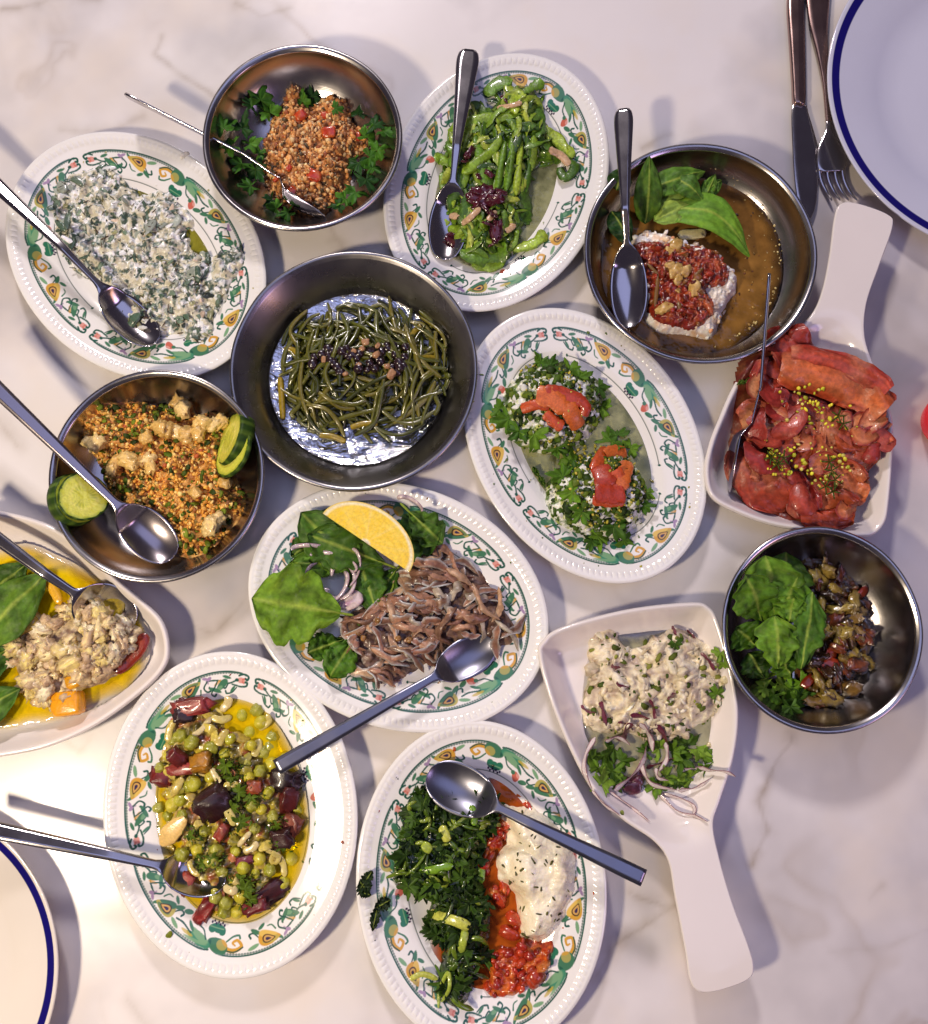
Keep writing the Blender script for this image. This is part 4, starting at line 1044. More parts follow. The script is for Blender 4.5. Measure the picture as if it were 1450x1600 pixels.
LD = [((1018, 322), (1086, 284), 46, 'basil', (116, 152, 88), .008, 0), ((1012, 300), (1102, 268), 44, 'basil', (70, 112, 48), .016, 1), ((1008, 350), (1008, 262), 46, 'basil', (56, 92, 34), .006, 2), ((1050, 275), (1098, 312), 40, 'basil', (60, 100, 44), .020, 3), ((1095, 305), (1128, 282), 30, 'basil', (60, 102, 44), .009, 4), ((1100, 312), (1118, 272), 22, 'basil', (74, 116, 50), .010, 9), ((955, 330), (985, 385), 40, 'basil', (34, 70, 30), .004, 5), ((962, 300), (975, 260), 40, 'basil', (40, 76, 34), .006, 6), ((1022, 345), (1085, 318), 40, 'basil', (110, 146, 80), .012, 8)]
lbD = ['uppermost long basil leaf', 'arched basil leaf at the top of the bunch', 'upright basil leaf', 'pale basil leaf, topmost of the bunch', 'small pointed basil leaf', 'narrow basil tip', 'dark basil leaf', 'dark shaded basil leaf', 'flat light basil leaf']
whD = ['above the cheese', 'near the far rim', 'beside the spoon handle', 'over the others', 'at the right end of the bunch', 'at the right end of the bunch behind another', 'behind the spoon at the left wall', 'left of the spoon handle', 'just above the tomato topping']
for (b, t, w, k, c, l, s), a, q in zip(LD, lbD, whD):
    leaf('basil_leaf', b, t, w, PD.hf, k, l, c, '%s %s' % (a, q), 'leaf', 'basil leaves in the wide bowl', curl=.22, fold=.12, rip=.0009, seed=s)
leaf('basil_leaf', (1030, 330), (1172, 400), 62, PD.hf, 'basil', .010, (84, 132, 52), 'large curved basil leaf reaching over the brown oil to the right', 'leaf', 'basil leaves in the wide bowl', curl=.20, fold=.22, rip=.0008, seed=7, bend=.17)
spoon((984, 512), (974, 170), 'tall steel spoon standing against the left wall of the basil bowl', .020, .052, roll=-14, style='paddle', wb=.0175, lb=.36, arch=.012, depth=.007, wend=.0088)

# ================================================================= E: samphire
oE = [(452, 500), (480, 485), (520, 478), (560, 468), (600, 480), (650, 490), (690, 520), (700, 570), (695, 620), (670, 650), (640, 665), (600, 668), (540, 680), (490, 690), (465, 670), (445, 650), (438, 610), (445, 560)]
hE = Heap([(470, 520), (530, 500), (600, 500), (665, 530), (680, 580), (650, 630), (580, 650), (500, 665), (462, 640), (450, 580)], VE, .012, .02, .003, 90, .008)
fE = maxh(VE, hE)
hE.build('samphire_mass', mottle([(50, 56, 20), (30, 36, 14), (80, 84, 30)], 300, 2), M_WET, .0015, 'dark core of the samphire heap beneath the loose sprigs', 'samphire')
for i, q in enumerate(inpoly(215, oE, 21, 8)):
    dx, dy = q[0] - 568, q[1] - 575; r_ = math.hypot(dx, dy); a = math.atan2(dy, dx) + 1.57 * rnd.choice([1, -1]) + rnd.gauss(0, .55)
    l = rnd.uniform(20, 52) * (1 if r_ < 100 else .8); b = rnd.uniform(4, 20) * rnd.choice([1, 1, -1]); b2 = b * rnd.uniform(.3, 1.1); ca, sa = math.cos(a), math.sin(a)
    p = [(q[0] - l * ca, q[1] - l * sa), (q[0] - l * .35 * ca + b * sa, q[1] - l * .35 * sa - b * ca), (q[0] + l * .35 * ca + b2 * sa, q[1] + l * .35 * sa - b2 * ca), (q[0] + l * ca, q[1] + l * sa)]
    R2 = 136
    p = [(568 + (x - 568) * min(1, R2 / max(1, math.hypot(x - 568, y - 578))), 578 + (y - 578) * min(1, (R2 - 14) / max(1, math.hypot(x - 568, y - 578)))) for x, y in p]
    c = rnd.choice([(78, 84, 30), (62, 70, 26), (94, 94, 34), (48, 56, 22), (112, 104, 34), (70, 80, 32)])
    w = rnd.uniform(.0026, .0050); k = .001 + .010 * rnd.random()
    path = spath([(u, v, .0015 * rnd.random()) for u, v in p], fE, k * (1 if i < 150 else .3), 5)
    V, Fq, cc = ribbon_arr(path, w * np.array([.9, 1.05, .95, 1.05, .95, .8]), w * .9, C(*c), ns=7, taper=.05, nz=.10, cap=.6)
    tag(obj('samphire_piece', V, Fq, cc, M_WET), 'limp olive-green samphire sprig in the tangled heap', 'samphire', 'samphire sprigs in the steel pan')
for i, (a, b, c2) in enumerate([((438, 590), (442, 655), 0), ((548, 668), (590, 662), 1), ((650, 565), (682, 560), 2), ((640, 530), (658, 510), 3), ((445, 545), (470, 555), 4), ((500, 680), (540, 690), 5)]):
    ribbon('samphire_stalk', spath([a, ((a[0] + b[0]) / 2, (a[1] + b[1]) / 2 - 3), b], fE, .008, 6), .0060, .0055, C(150, 128, 28), M_WET, 'thick yellowish samphire stem at the edge of the heap', 'samphire stem', 'yellowish stems in the samphire heap', taper=.08, cap=.7)
for i, (x, y) in enumerate(rpts(34, 545, 562, 62, 22, 4) + rpts(14, 620, 560, 30, 26, 9)):
    chunk('dark_berry', x, y, rnd.uniform(11, 17), fE, (40, 14, 20), M_WET, (1, .95, .8), lift=.008 + .002 * rnd.random(), seed=i, label='glossy near-black berry on the middle of the samphire heap', cat='berry', group='dark berries on the samphire', jit=.05)
for i, (x, y, s) in enumerate([(572, 534, 17), (566, 545, 14), (553, 548, 12), (590, 540, 12), (588, 554, 17), (605, 572, 14), (612, 584, 22), (506, 562, 14), (560, 570, 13), (540, 584, 12)]):
    chunk('garlic_bit', x, y, s * .72, fE, (172, 128, 88), M_FOOD, (1, .8, .5), lift=.013, seed=i, label='small tan garlic bit among the dark berries', cat='garlic', group='garlic bits on the samphire', box=.4, jit=.2)
# ================================================================= F: orange bulgur
oF = [(150, 640), (172, 630), (215, 624), (258, 630), (290, 622), (300, 640), (330, 640), (352, 650), (358, 680), (356, 720), (372, 760), (380, 785), (366, 812), (345, 835), (318, 860), (290, 868), (272, 868), (262, 840), (240, 820), (196, 800), (180, 790), (160, 762), (150, 735), (140, 710), (128, 690), (132, 668)]
hF = Heap(oF, VF, .019, .012, .006, 80, .014, .0055, 110, seed=3)
hF.build('orange_bulgur', mottle([(222, 156, 70), (124, 102, 42), (232, 178, 98), (168, 106, 44)], 260, 5, 1.8), M_CRUMB, .0010, 'mound of bright orange bulgur between two cucumber slices', 'bulgur salad')
crumbs('orange_grain', hF, 2700, (.0008, .0029), pal([((242, 184, 84), 6), ((236, 166, 62), 4), ((246, 208, 124), 3), ((150, 92, 40), 1.2), ((90, 96, 36), 1), ((196, 84, 36), .8)]), M_CRUMB, lift=.3, clump=.3, label='loose orange grains over the bulgur mound', cat='bulgur grains')
crumbs('parsley_bits', hF, 330, (.0012, .0036), pal([((74, 100, 30), 4), ((104, 128, 46), 3), ((46, 66, 24), 3)]), M_LEAF, (1.2, .9, .2), lift=.9, flat=True, label='chopped green parsley bits through the orange bulgur', cat='parsley bits')
sprinkle('walnut_piece', [(137, 690), (150, 692), (280, 630), (286, 640), (262, 672), (278, 676), (292, 680), (250, 668), (318, 662), (334, 664), (346, 660), (205, 726), (200, 718), (232, 718), (236, 730), (175, 735), (228, 684), (310, 678), (341, 812), (330, 822), (180, 724), (352, 755), (305, 770), (218, 722)], hF.h, (18, 30), [(232, 194, 116), (220, 178, 98), (238, 206, 136)], 'pale walnut piece on the orange bulgur', 'walnut', 'walnut pieces on the orange bulgur', box=.35, lift=.004, jit=.34, fr=4.0)


def cucumber(pts3, label, r, thick=.005, seed=0, nrm=(0, 0, 1), squash=1.0):
    "slice: green skin round a pale face with a seed ring"
    root = bpy.data.objects.new('cucumber_slice', None); link(root); tag(root, label, 'cucumber', 'cucumber slices in the orange bulgur bowl')
    z = Vector(nrm).normalized(); M = z.to_track_quat('Z', 'Y').to_matrix().to_4x4(); M.translation = Vector(pts3); root.matrix_world = M
    t = np.linspace(0, 2 * math.pi, 72, endpoint=False); fr = np.linspace(0.001, 1, 16)[:, None]
    w = 1 + .02 * np.sin(t * 3 + seed) + .012 * np.sin(t * 11)
    X = fr * r * .93 * np.cos(t) * w; Y = fr * r * .93 * np.sin(t) * w * squash; Z = thick + 0 * X + .0004 * fbm(np.stack([X, Y, 0 * X], -1) * 400, 3)
    f2 = fr + 0 * t
    seeds = np.clip(np.abs(np.sin(t * 1.5 + .6)) * 3 - 1.5, 0, 1)[None] * np.clip(1 - ((f2 - .42) / .2) ** 2, 0, 1) * np.clip(np.sin(t * 21)[None] * 3, 0, 1)
    c = mix(np.tile(C(176, 190, 92), (16, 72, 1)), C(204, 212, 140), np.clip(1 - ((f2 - .55) / .1) ** 2, 0, 1) * .5); c = mix(c, C(136, 160, 60), np.clip((f2 - .86) * 8, 0, 1)); c = mix(c, C(126, 150, 50), seeds * .6)
    me = mesh('face', np.stack([X, Y, Z], -1), gridf(16, 72, cu=True), c.reshape(-1, 3), M_FRUIT); o = bpy.data.objects.new('flesh', me); COL.objects.link(o); o.parent = root
    pr = [(.90, thick - .0001), (.955, thick - .0002), (1.0, thick * .8), (1.0, thick * .25), (.97, 0.0), (.5, 0), (.01, 0)]
    V = np.array([[(a * r * math.cos(q) * (1 + .02 * math.sin(3 * q + seed)), a * r * math.sin(q) * squash * (1 + .02 * math.sin(3 * q + seed)), zz) for q in t] for a, zz in pr])
    st = np.clip(np.sin(t * 14 + seed) * 1.2, 0, 1)[None, :, None] * np.ones((7, 1, 1))
    c = C(34, 62, 24) + (C(86, 118, 50) - C(34, 62, 24)) * st * .6
    me = mesh('skin', V, gridf(7, 72, cu=True), c.reshape(-1, 3), M_LEAF); o = bpy.data.objects.new('skin', me); COL.objects.link(o); o.parent = root


cucumber(px(110, 784, .028), 'dark-skinned cucumber slice standing behind another at the left edge of the bowl', .0235, .014, 0, (.95, .15, .75))
cucumber(px(130, 777, .041), 'pale round cucumber slice in front, under the spoon handle', .0215, .004, 1, (.50, 0.05, 1))
cucumber(px(380, 692, .026), 'dark-skinned cucumber slice leaning on the right wall of the bowl', .0250, .014, 2, (-.95, .25, .65))
cucumber(px(368, 706, .034), 'pale oval cucumber slice in front at the right wall of the bowl', .0250, .004, 3, (-.80, .22, .85))
spoon((270, 872), (-70, 545), 'wide-bowled steel spoon across the orange bulgur bowl, handle leaving at the left', .019, .075, roll=8, style='bar', wb=.021, lb=.235, arch=.003, depth=.009, wend=.0076, mat=M_DARK)

# ================================================================= G: herbed cheese balls
pool([(800, 560), (860, 545), (930, 555), (985, 610), (1020, 690), (1030, 770), (1010, 830), (950, 850), (890, 830), (840, 780), (800, 720), (785, 640)], VG, .0095, M_OILP, 'pale oil pooled round the two herbed cheese balls')
GP = [(((788, 650), (786, 620), (800, 590), (830, 570), (870, 560), (910, 572), (938, 595), (944, 630), (935, 665), (910, 690), (870, 706), (830, 700), (800, 680)), 'upper left'), (((868, 735), (905, 715), (950, 700), (985, 710), (1008, 740), (1018, 780), (1002, 815), (975, 832), (930, 835), (890, 825), (862, 800), (856, 765)), 'lower right')]
HG = []
for k, (o, w) in enumerate(GP):
    h = Heap(list(o), VG, .026, .014, .0028, 120, .015, .002, 200, seed=20 + k); HG.append(h)
    h.build('herbed_cheese_ball', mottle([(244, 244, 232), (150, 170, 110), (248, 248, 240), (70, 100, 44)], 190, 3 + k, 2.2), M_CREAM, .0010, '%s ball of white cheese mixed with green herbs, topped with red pepper' % w, 'cheese ball', group='two herbed cheese balls')
    crumbs('herb_bits', h, 430, (.0012, .0044), pal([((64, 94, 36), 4), ((92, 118, 46), 3), ((246, 246, 236), 2), ((40, 62, 28), 4)]), M_LEAF, (1.1, .9, .3), lift=.3, flat=True, label='green herb bits clinging to the %s cheese ball' % w, cat='herb bits')
fG = maxh(VG, *HG)
PEP = [([(815, 640), (835, 632), (858, 634)], .0095, 0), ([(838, 618), (862, 622), (885, 640)], .017, 0), ([(850, 612), (880, 618), (910, 628)], .014, 0), ([(852, 645), (868, 660), (880, 666)], .0105, 0), ([(885, 632), (895, 650), (905, 668)], .015, 0), ([(905, 622), (915, 635), (912, 650)], .009, 0),
       ([(928, 735), (938, 718), (948, 702)], .012, 1), ([(945, 712), (960, 708), (978, 710)], .013, 1), ([(930, 770), (958, 772), (975, 768)], .016, 1), ([(926, 780), (950, 783), (975, 782)], .010, 1), ([(978, 722), (975, 745), (968, 765)], .012, 1), ([(940, 728), (945, 748), (950, 762)], .017, 1), ([(960, 735), (968, 750), (966, 762)], .013, 1)]
for i, (p, w, k) in enumerate(PEP):
    ribbon('red_pepper_piece', spath([(a, b, .001 * (i % 3)) for a, b in p], fG, .0034, 6), w * 1.1, .0022, C(*[(206, 74, 24), (216, 96, 34), (184, 52, 20)][i % 3]), M_FOOD, 'glossy roasted red pepper piece on the %s cheese ball' % GP[k][1], 'red pepper', 'roasted pepper pieces on the %s ball' % GP[k][1], taper=.1, cap=.7, nz=.3, ns=20, arch=.001, streak=.25, ruffle=.0006)
for i, (x, y, s, a) in enumerate([(795, 655, 50, 190), (812, 672, 40, 230), (835, 678, 44, 270), (780, 640, 34, 160), (860, 572, 34, 60), (890, 580, 44, -20), (905, 590, 36, 20), (935, 605, 36, -60), (940, 635, 34, -70), (955, 690, 50, 40), (965, 680, 38, 120), (895, 725, 46, 90), (880, 745, 44, 170), (900, 735, 36, 30), (895, 770, 38, 190), (910, 800, 40, 220), (960, 822, 44, 300), (935, 838, 40, 270), (975, 845, 34, 330), (1005, 790, 32, 0), (985, 700, 34, 30), (870, 700, 36, 330), (925, 845, 30, 250), (1010, 770, 26, -40), (845, 566, 30, 120)]):
    herb('parsley_leaf', x, y, s, a, fG, .003, [(60, 98, 30), (46, 82, 26), (76, 116, 36)][i % 3], 'green parsley leaf on the herbed cheese balls', 'parsley leaves on the cheese balls', 3 + i % 2, i + 40, .22)
for i, (a, b) in enumerate([((832, 730), (842, 745)), ((842, 743), (852, 762))]):
    leaf('parsley_scrap', a, b, 10, VG.h, 'parsley', .003, (54, 92, 30), ['upper', 'lower'][i] + ' of two torn parsley scraps on the bare plate left of the balls', 'leaf', fold=.3, seed=i)
for nm, cx, cy, rx, ry, n, sd in [('upper', 868, 636, 62, 60, 60, 3), ('lower', 950, 762, 62, 66, 90, 5), ('gap', 930, 715, 40, 26, 46, 7), ('rim', 832, 578, 18, 16, 16, 9)]:
    n = int(n * 1.5); P_ = np.array([px(x, y, .026)[:2] for x, y in rpts(n, cx, cy, rx, ry, sd)])
    o = crumbs('pistachio_bits', VG if nm == 'rim' else type('x', (), {'h': staticmethod(fG)}), n, (.0010, .0019), pal([((170, 160, 44), 4), ((196, 178, 70), 3), ((120, 128, 36), 2)]), M_CRUMB, (1, .9, .8), lift=2.2, pts=P_, label={'upper': 'yellow-green pistachio bits on the upper cheese ball', 'lower': 'yellow-green pistachio bits on the lower cheese ball', 'gap': 'pistachio bits heaped between the two cheese balls', 'rim': 'pistachio bits on the plate above the upper ball'}[nm], cat='pistachio bits', jit=.12)
leaf('dark_wedge', (744, 646), (747, 620), 12, lambda X, Y: VG.h(X, Y) * 0 + .012, 'basil', .002, (26, 34, 22), 'small dark wedge between the steel pan and the cheese-ball plate', 'leaf', fold=.3, seed=3)  # small dark wedge in the gap, shaped with the leaf mesh

# ================================================================= H: cured fish
SL = [([(1200, 540), (1235, 548), (1262, 528)], .040, (150, 44, 36), .009), ([(1218, 572), (1250, 578), (1300, 590), (1350, 612), (1385, 640)], .036, (188, 92, 54), .020), ([(1232, 556), (1290, 566), (1350, 590), (1385, 615)], .022, (168, 60, 44), .022),
      ([(1195, 560), (1195, 600), (1205, 640), (1212, 660)], .024, (158, 52, 42), .012), ([(1170, 700), (1200, 650), (1240, 640), (1268, 690), (1240, 730)], .020, (176, 78, 60), .007), ([(1155, 668), (1185, 655), (1215, 670), (1250, 690)], .032, (198, 138, 96), .013),
      ([(1150, 700), (1170, 740), (1200, 770), (1235, 775)], .034, (166, 62, 44), .008), ([(1290, 640), (1310, 690), (1330, 720), (1365, 700)], .028, (166, 70, 46), .009), ([(1300, 690), (1335, 690), (1372, 695), (1380, 700)], .024, (180, 82, 50), .012),
      ([(1280, 680), (1300, 730), (1330, 760), (1355, 765)], .030, (184, 96, 64), .010), ([(1235, 740), (1250, 780), (1265, 805)], .026, (156, 50, 46), .009), ([(1262, 760), (1295, 790), (1335, 800)], .034, (176, 84, 52), .010), ([(1250, 810), (1290, 812), (1330, 812)], .018, (166, 62, 40), .008),
      ([(1215, 620), (1245, 640), (1290, 650)], .026, (150, 52, 44), .009), ([(1205, 730), (1230, 700), (1262, 670)], .018, (158, 58, 50), .013), ([(1165, 745), (1185, 730), (1230, 745)], .022, (172, 72, 54), .011), ([(1322, 640), (1350, 670), (1385, 655)], .020, (150, 50, 36), .012), ([(1290, 745), (1320, 735), (1350, 752)], .022, (190, 112, 76), .014)]
FN = ['dark red rolled strip at the upper left', 'long pale orange roll across the top', 'thin dark-edged slice behind the long roll', 'red strip hanging down at the left', 'loop of pink slice at the middle left', 'pale beige slice folded over at the left', 'red slice at the lower left corner', 'red-brown fold right of the middle', 'short orange roll against the right wall', 'pinkish fold at the lower right', 'dark red fold at the bottom middle', 'brown-orange slice at the bottom', 'lowest slice near the bottom edge', 'dark slice under the pistachio', 'narrow red strip at the centre', 'pink slice under the pale fold', 'dark slice tucked below the long roll', 'pale end lying on the lower right fold']
hH = Heap([(1165, 560), (1220, 530), (1260, 535), (1320, 570), (1380, 620), (1382, 690), (1350, 770), (1330, 810), (1250, 812), (1180, 780), (1145, 730), (1150, 660)], VH, .012, .012, .002, 80, .014)
hH.build('fish_underlayer', mottle([(140, 54, 40), (110, 34, 30), (160, 84, 56)], 120, 6), M_FISH, .0015, 'bottom layer of cured fish hidden under the folds', 'cured fish')
fH = maxh(VH, hH)
for i, ((p, w, c, z), n) in enumerate(zip(SL, FN)):
    path = spath(p, lambda X, Y: VH.h(X, Y) * .4 + .012, z, 9); cc = C(*c) * np.array([1.6, 1.45, 1.15])
    roll = i in (1, 2)
    V, Fq, col = ribbon_arr(path, np.array([.85, 1.1, .95, 1.1, 1.0, .8]) * w * 1.05, .0012, [cc, cc * 1.2 + .015, cc * .8, cc * 1.1], ns=40, arch=.005 if roll else .002, taper=.03, cap=.9, twist=[-.5 + .3 * (i % 3), .15 * (i % 4), .5 - .3 * (i % 2)], nz=.03, col2=cc * np.array([.75, .4, .4]), streak=.25)
    n_ = len(path); ph = np.linspace(0, 1, 40, endpoint=False) * 2 * math.pi; cu_ = np.cos(ph)[None]; tt_ = np.linspace(0, 1, n_)[:, None]
    # folds: the sheet buckles across and along its length
    dz = .0030 * np.sin(cu_ * 3.4 + 3 * fbm(np.stack([tt_ * 2.5 + i, 0 * tt_, 0 * tt_], -1), 2) + i) * (w / .034) + .0034 * fbm(np.stack([tt_ * 4 + i * 3 + 0 * cu_, cu_ * 1.6 + 0 * tt_, 0 * tt_ * cu_], -1), 3)
    dz = dz + .0055 * (np.abs(fbm(np.stack([tt_ * 3.5 + cu_ * 1.5 + i * 3, cu_ * 2.6 + tt_ * 2, 0 * tt_ * cu_], -1), 3))) ** .8
    side = np.clip(.5 + cu_ * (1 if i % 2 else -1) * 1.1 + .8 * fbm(np.stack([tt_ * 3 + i + 0 * cu_, cu_ + 0 * tt_, 0 * tt_ * cu_], -1), 3), 0, 1).reshape(-1)
    V = V.reshape(n_, 40, 3); V[..., 2] += dz * (.6 if roll else 1); V[..., :2] += (.0035 * fbm(V * 55 + i, 3))[..., None]
    fib = fbm(np.stack([tt_ * 3 + i + 0 * cu_, cu_ * 16 + tt_ * 3, 0 * tt_ * cu_], -1), 3).reshape(-1)
    pale = np.clip(fbm(V.reshape(-1, 3) * 45 + 7, 3) * 2.4 - .1, 0, 1)
    col = mix(col, C(232, 158, 116), pale * .65) * (1 + .45 * fib)[:, None]
    col = mix(col, C(172, 54, 40) * (1 + .3 * fib)[:, None], side ** 2 * .5)
    tag(obj('fish_slice', V, Fq, np.clip(col, .004, 1), M_FISH), 'cured fish slice, ' + n, 'cured fish', 'folded cured fish slices')
for i, q in enumerate(inpoly(22, [(1165, 570), (1215, 535), (1260, 545), (1330, 600), (1375, 640), (1375, 700), (1345, 760), (1320, 805), (1250, 805), (1185, 770), (1155, 720), (1158, 640)], 61, 4)):
    a = rnd.uniform(0, 6.28); l = rnd.uniform(12, 34); b = rnd.uniform(-20, 20)
    if 1225 < q[0] < 1390 and 560 < q[1] < 640: continue
    pth = spath([(q[0] - l * math.cos(a), q[1] - l * math.sin(a)), (q[0] + b * math.sin(a), q[1] - b * math.cos(a), .004), (q[0] + l * math.cos(a), q[1] + l * math.sin(a))], lambda X, Y: VH.h(X, Y) * .4 + .012, rnd.uniform(.015, .020), 7)
    c = C(*rnd.choice([(214, 110, 72), (196, 70, 52), (226, 146, 100), (170, 46, 40)]))
    ribbon('fish_shaving', pth, np.array([.6, 1.2, 1, .7]) * rnd.uniform(.012, .022), .0008, [c, c * 1.2, c * .8], M_FISH, 'thin curled shaving of cured fish on top of the folded slices', 'cured fish', 'thin curled fish shavings', ns=24, taper=.08, cap=.6, twist=[rnd.uniform(-1.3, 1.3), rnd.uniform(-.6, .6), rnd.uniform(-1.3, 1.3)], arch=rnd.uniform(-.003, .003), nz=.12, col2=C(172, 50, 40), streak=.35)
fH2 = lambda X, Y: np.maximum(VH.h(X, Y), .037)
for nm, cx, cy, rx, ry, n, sd in [('upper', 1255, 612, 30, 24, 22, 3), ('middle', 1275, 650, 36, 26, 26, 4), ('lower left', 1218, 722, 26, 24, 30, 5), ('lower right', 1290, 730, 40, 36, 40, 6), ('stray', 1265, 670, 80, 80, 26, 8)]:
    for j in (0,):
        P_ = np.array([px(x, y, .034)[:2] for x, y in rpts(n, cx, cy, rx, ry, sd)])
        crumbs('pistachio_bits', type('x', (), {'h': staticmethod(fH2)}), n, (.0013, .0026), pal([((196, 200, 66), 4), ((160, 176, 50), 3), ((216, 206, 96), 2)]), M_CRUMB, (1, .9, .8), lift=.4, pts=P_, label='chopped pistachio on the cured fish, %s sprinkle' % nm, cat='pistachio bits', jit=.12)
for j, (x, y) in enumerate([(1215, 725), (1225, 715), (1300, 735), (1305, 750), (1290, 760), (1310, 650), (1318, 662), (1296, 722), (1205, 715), (1302, 768)]):
    for a in range(5):
        th = a * 1.25 + j; l = 13
        ribbon('dill_thread', spath([(x, y), (x + l * .5 * math.cos(th), y + l * .5 * math.sin(th), .003), (x + l * math.cos(th), y + l * math.sin(th))], fH2, .002, 3), .0014, .001, C(58, 84, 30), M_LEAF, 'thin green dill thread on the cured fish', 'dill', 'dill threads on the cured fish', ns=5)
leaf('herb_scrap', (1150, 602), (1172, 590), 10, VH.h, 'parsley', .006, (70, 104, 40), 'small green herb scrap on the rim left of the cured fish', 'leaf')
spoon((1141, 770), (1202, 428), 'steel spoon seen edge-on at the left side of the cured fish', .014, .062, roll=76, style='paddle', wb=.0165, lb=.33, arch=.004, wend=.007)

# ================================================================= I: fish in yellow oil
pool([(-60, 850), (0, 858), (40, 852), (90, 872), (140, 895), (185, 925), (215, 955), (232, 990), (226, 1040), (190, 1080), (130, 1110), (70, 1130), (0, 1140), (-70, 1140), (-120, 1060), (-120, 940)], VI, .0150, M_OILG, 'bright yellow oil filling the cut-off white dish')
PI = Vessel('free', 0, 0, None); PI.hf = lambda X, Y: np.maximum(VI.h(X, Y), .0148)
hI = Heap([(20, 1000), (60, 970), (100, 950), (140, 940), (180, 960), (215, 985), (205, 1020), (170, 1060), (120, 1080), (70, 1105), (35, 1080), (18, 1040)], PI, .010, .010, .003, 100, .01)
hI.build('fish_mash', mottle([(206, 184, 140), (160, 134, 100), (222, 206, 168), (130, 104, 84)], 200, 4), M_FOOD, .0012, 'soft mash of pale fish beneath the chunks in yellow oil', 'fish')
fI = maxh(PI, hI)
for i, (x, y) in enumerate(inpoly(120, [(20, 1005), (60, 965), (100, 945), (160, 935), (205, 970), (210, 1005), (190, 1050), (130, 1080), (75, 1112), (40, 1080), (18, 1040)], 3, 3)):
    chunk('fish_chunk', x, y, rnd.uniform(13, 30), fI, rnd.choice([(244, 224, 166), (236, 210, 150), (248, 238, 200), (216, 188, 146), (238, 218, 138)]), M_CREAM, (1.15, .85, .6), box=rnd.choice([0, .2, .5]), seed=i, lift=rnd.uniform(-.001, .005), label='pale beige fish chunk heaped in the yellow oil', cat='fish chunk', group='pale fish chunks in the yellow oil', jit=.42, tilt=.6, col2=(172, 142, 112), fr=3.6)
chunk('pumpkin_cube', 107, 1099, 46, fI, (232, 160, 24), M_FRUIT, (1, .8, .6), box=.85, ang=8, seed=3, label='larger orange vegetable cube at the bottom of the yellow oil', cat='vegetable cube', jit=.05, lift=.002)
chunk('pumpkin_cube', 115, 1064, 24, fI, (222, 160, 30), M_FRUIT, (1, .9, .6), box=.7, ang=20, seed=4, label='smaller orange vegetable cube just above the larger one', cat='vegetable cube', jit=.08, lift=.003)
ribbon('red_pepper_strip', spath([(178, 1050), (200, 1032), (218, 1012), (228, 990)], fI, .002, 6), .013, .004, [C(112, 24, 12), C(150, 40, 16), C(130, 30, 14)], M_WET, 'long dark red pepper strip at the right end of the yellow oil', 'red pepper', taper=.2, cap=.3, nz=.1)
ribbon('lemon_rind', spath([(6, 998), (25, 984), (45, 974), (60, 968)], fI, .008, 6), .014, .004, C(206, 176, 84), M_FRUIT, 'pale yellow curved peel strip left of the fish chunks', 'peel', taper=.25, arch=.003, nz=.1)
ribbon('yellow_pepper_strip', spath([(74, 905), (84, 922), (95, 945)], fI, .006, 6), .009, .004, C(222, 170, 30), M_FRUIT, 'yellow pepper strip under the spoon neck', 'yellow pepper', taper=.25, nz=.15)
for i, a in enumerate([((-35, 1005), (72, 895), 84, (64, 100, 40), .012, 'upper'), ((-75, 1140), (32, 1075), 66, (52, 88, 32), .010, 'lowest'), ((-30, 940), (45, 880), 60, (46, 78, 28), .007, 'partly hidden top'), ((-60, 1060), (20, 1010), 70, (44, 80, 28), .006, 'shaded middle')]):
    leaf('rocket_leaf', a[0], a[1], a[2], PI.hf, 'basil', a[4], a[3], '%s broad green leaf at the left of the yellow oil' % a[5], 'leaf', 'leaves in the yellow oil dish', fold=.12, seed=i + 2, curl=.06)
spoon((205, 985), (-75, 790), 'round-bowled steel spoon lying full of yellow oil, handle toward the left edge', .020, .052, roll=0, style='bar', wb=.0265, lb=.285, arch=.006, depth=.008, wend=.007, mat=M_SPOON)
chunk('oil_in_spoon', 163, 940, 66, lambda X, Y: X * 0 + .0185, (150, 130, 10), M_WET, (1, .82, .05), label='golden oil pooled in the round-bowled spoon', cat='oil', jit=.02, ang=-30, tilt=0)

# ================================================================= J: anchovies, lemon, rocket
fJ = VJ.h
LJ = [((532, 958), (393, 935), 116, 'rocket', (84, 124, 40), .020, 'biggest light green rocket leaf, hanging over the left rim of its plate', 1), ((565, 900), (470, 800), 76, 'rocket', (54, 92, 34), .012, 'dark rocket leaf at the upper left of the plate', 2), ((600, 880), (480, 835), 66, 'rocket', (48, 84, 30), .016, 'long dark rocket leaf just left of the lemon wedge', 3), ((600, 850), (690, 830), 70, 'rocket', (40, 76, 28), .010, 'dark rocket leaf behind the right end of the lemon', 4), ((640, 800), (692, 850), 52, 'rocket', (52, 88, 34), .013, 'dark rocket leaf right of the lemon peel', 5), ((590, 960), (560, 870), 60, 'rocket', (50, 90, 32), .012, 'rocket leaf below the lemon beside the onion', 6), ((620, 890), (575, 950), 56, 'rocket', (46, 84, 30), .009, 'rocket leaf between the lemon and the anchovies', 7),
      ((550, 1000), (515, 1060), 52, 'rocket', (58, 100, 34), .010, 'small rocket leaf below the biggest leaf', 8), ((535, 1000), (480, 1020), 44, 'rocket', (52, 90, 30), .008, 'rocket leaf half under the biggest leaf', 9), ((560, 880), (452, 880), 40, 'rocket', (70, 112, 40), .013, 'narrow rocket leaf above the onion rings', 10), ((590, 980), (560, 1000), 44, 'rocket', (60, 100, 36), .008, 'rocket leaf under the anchovies at the left', 11), ((610, 930), (600, 965), 36, 'rocket', (66, 108, 38), .012, 'bright rocket tip beside the anchovies', 12), ((500, 840), (455, 870), 40, 'rocket', (44, 78, 28), .007, 'dark leaf edge at the upper left', 13)]
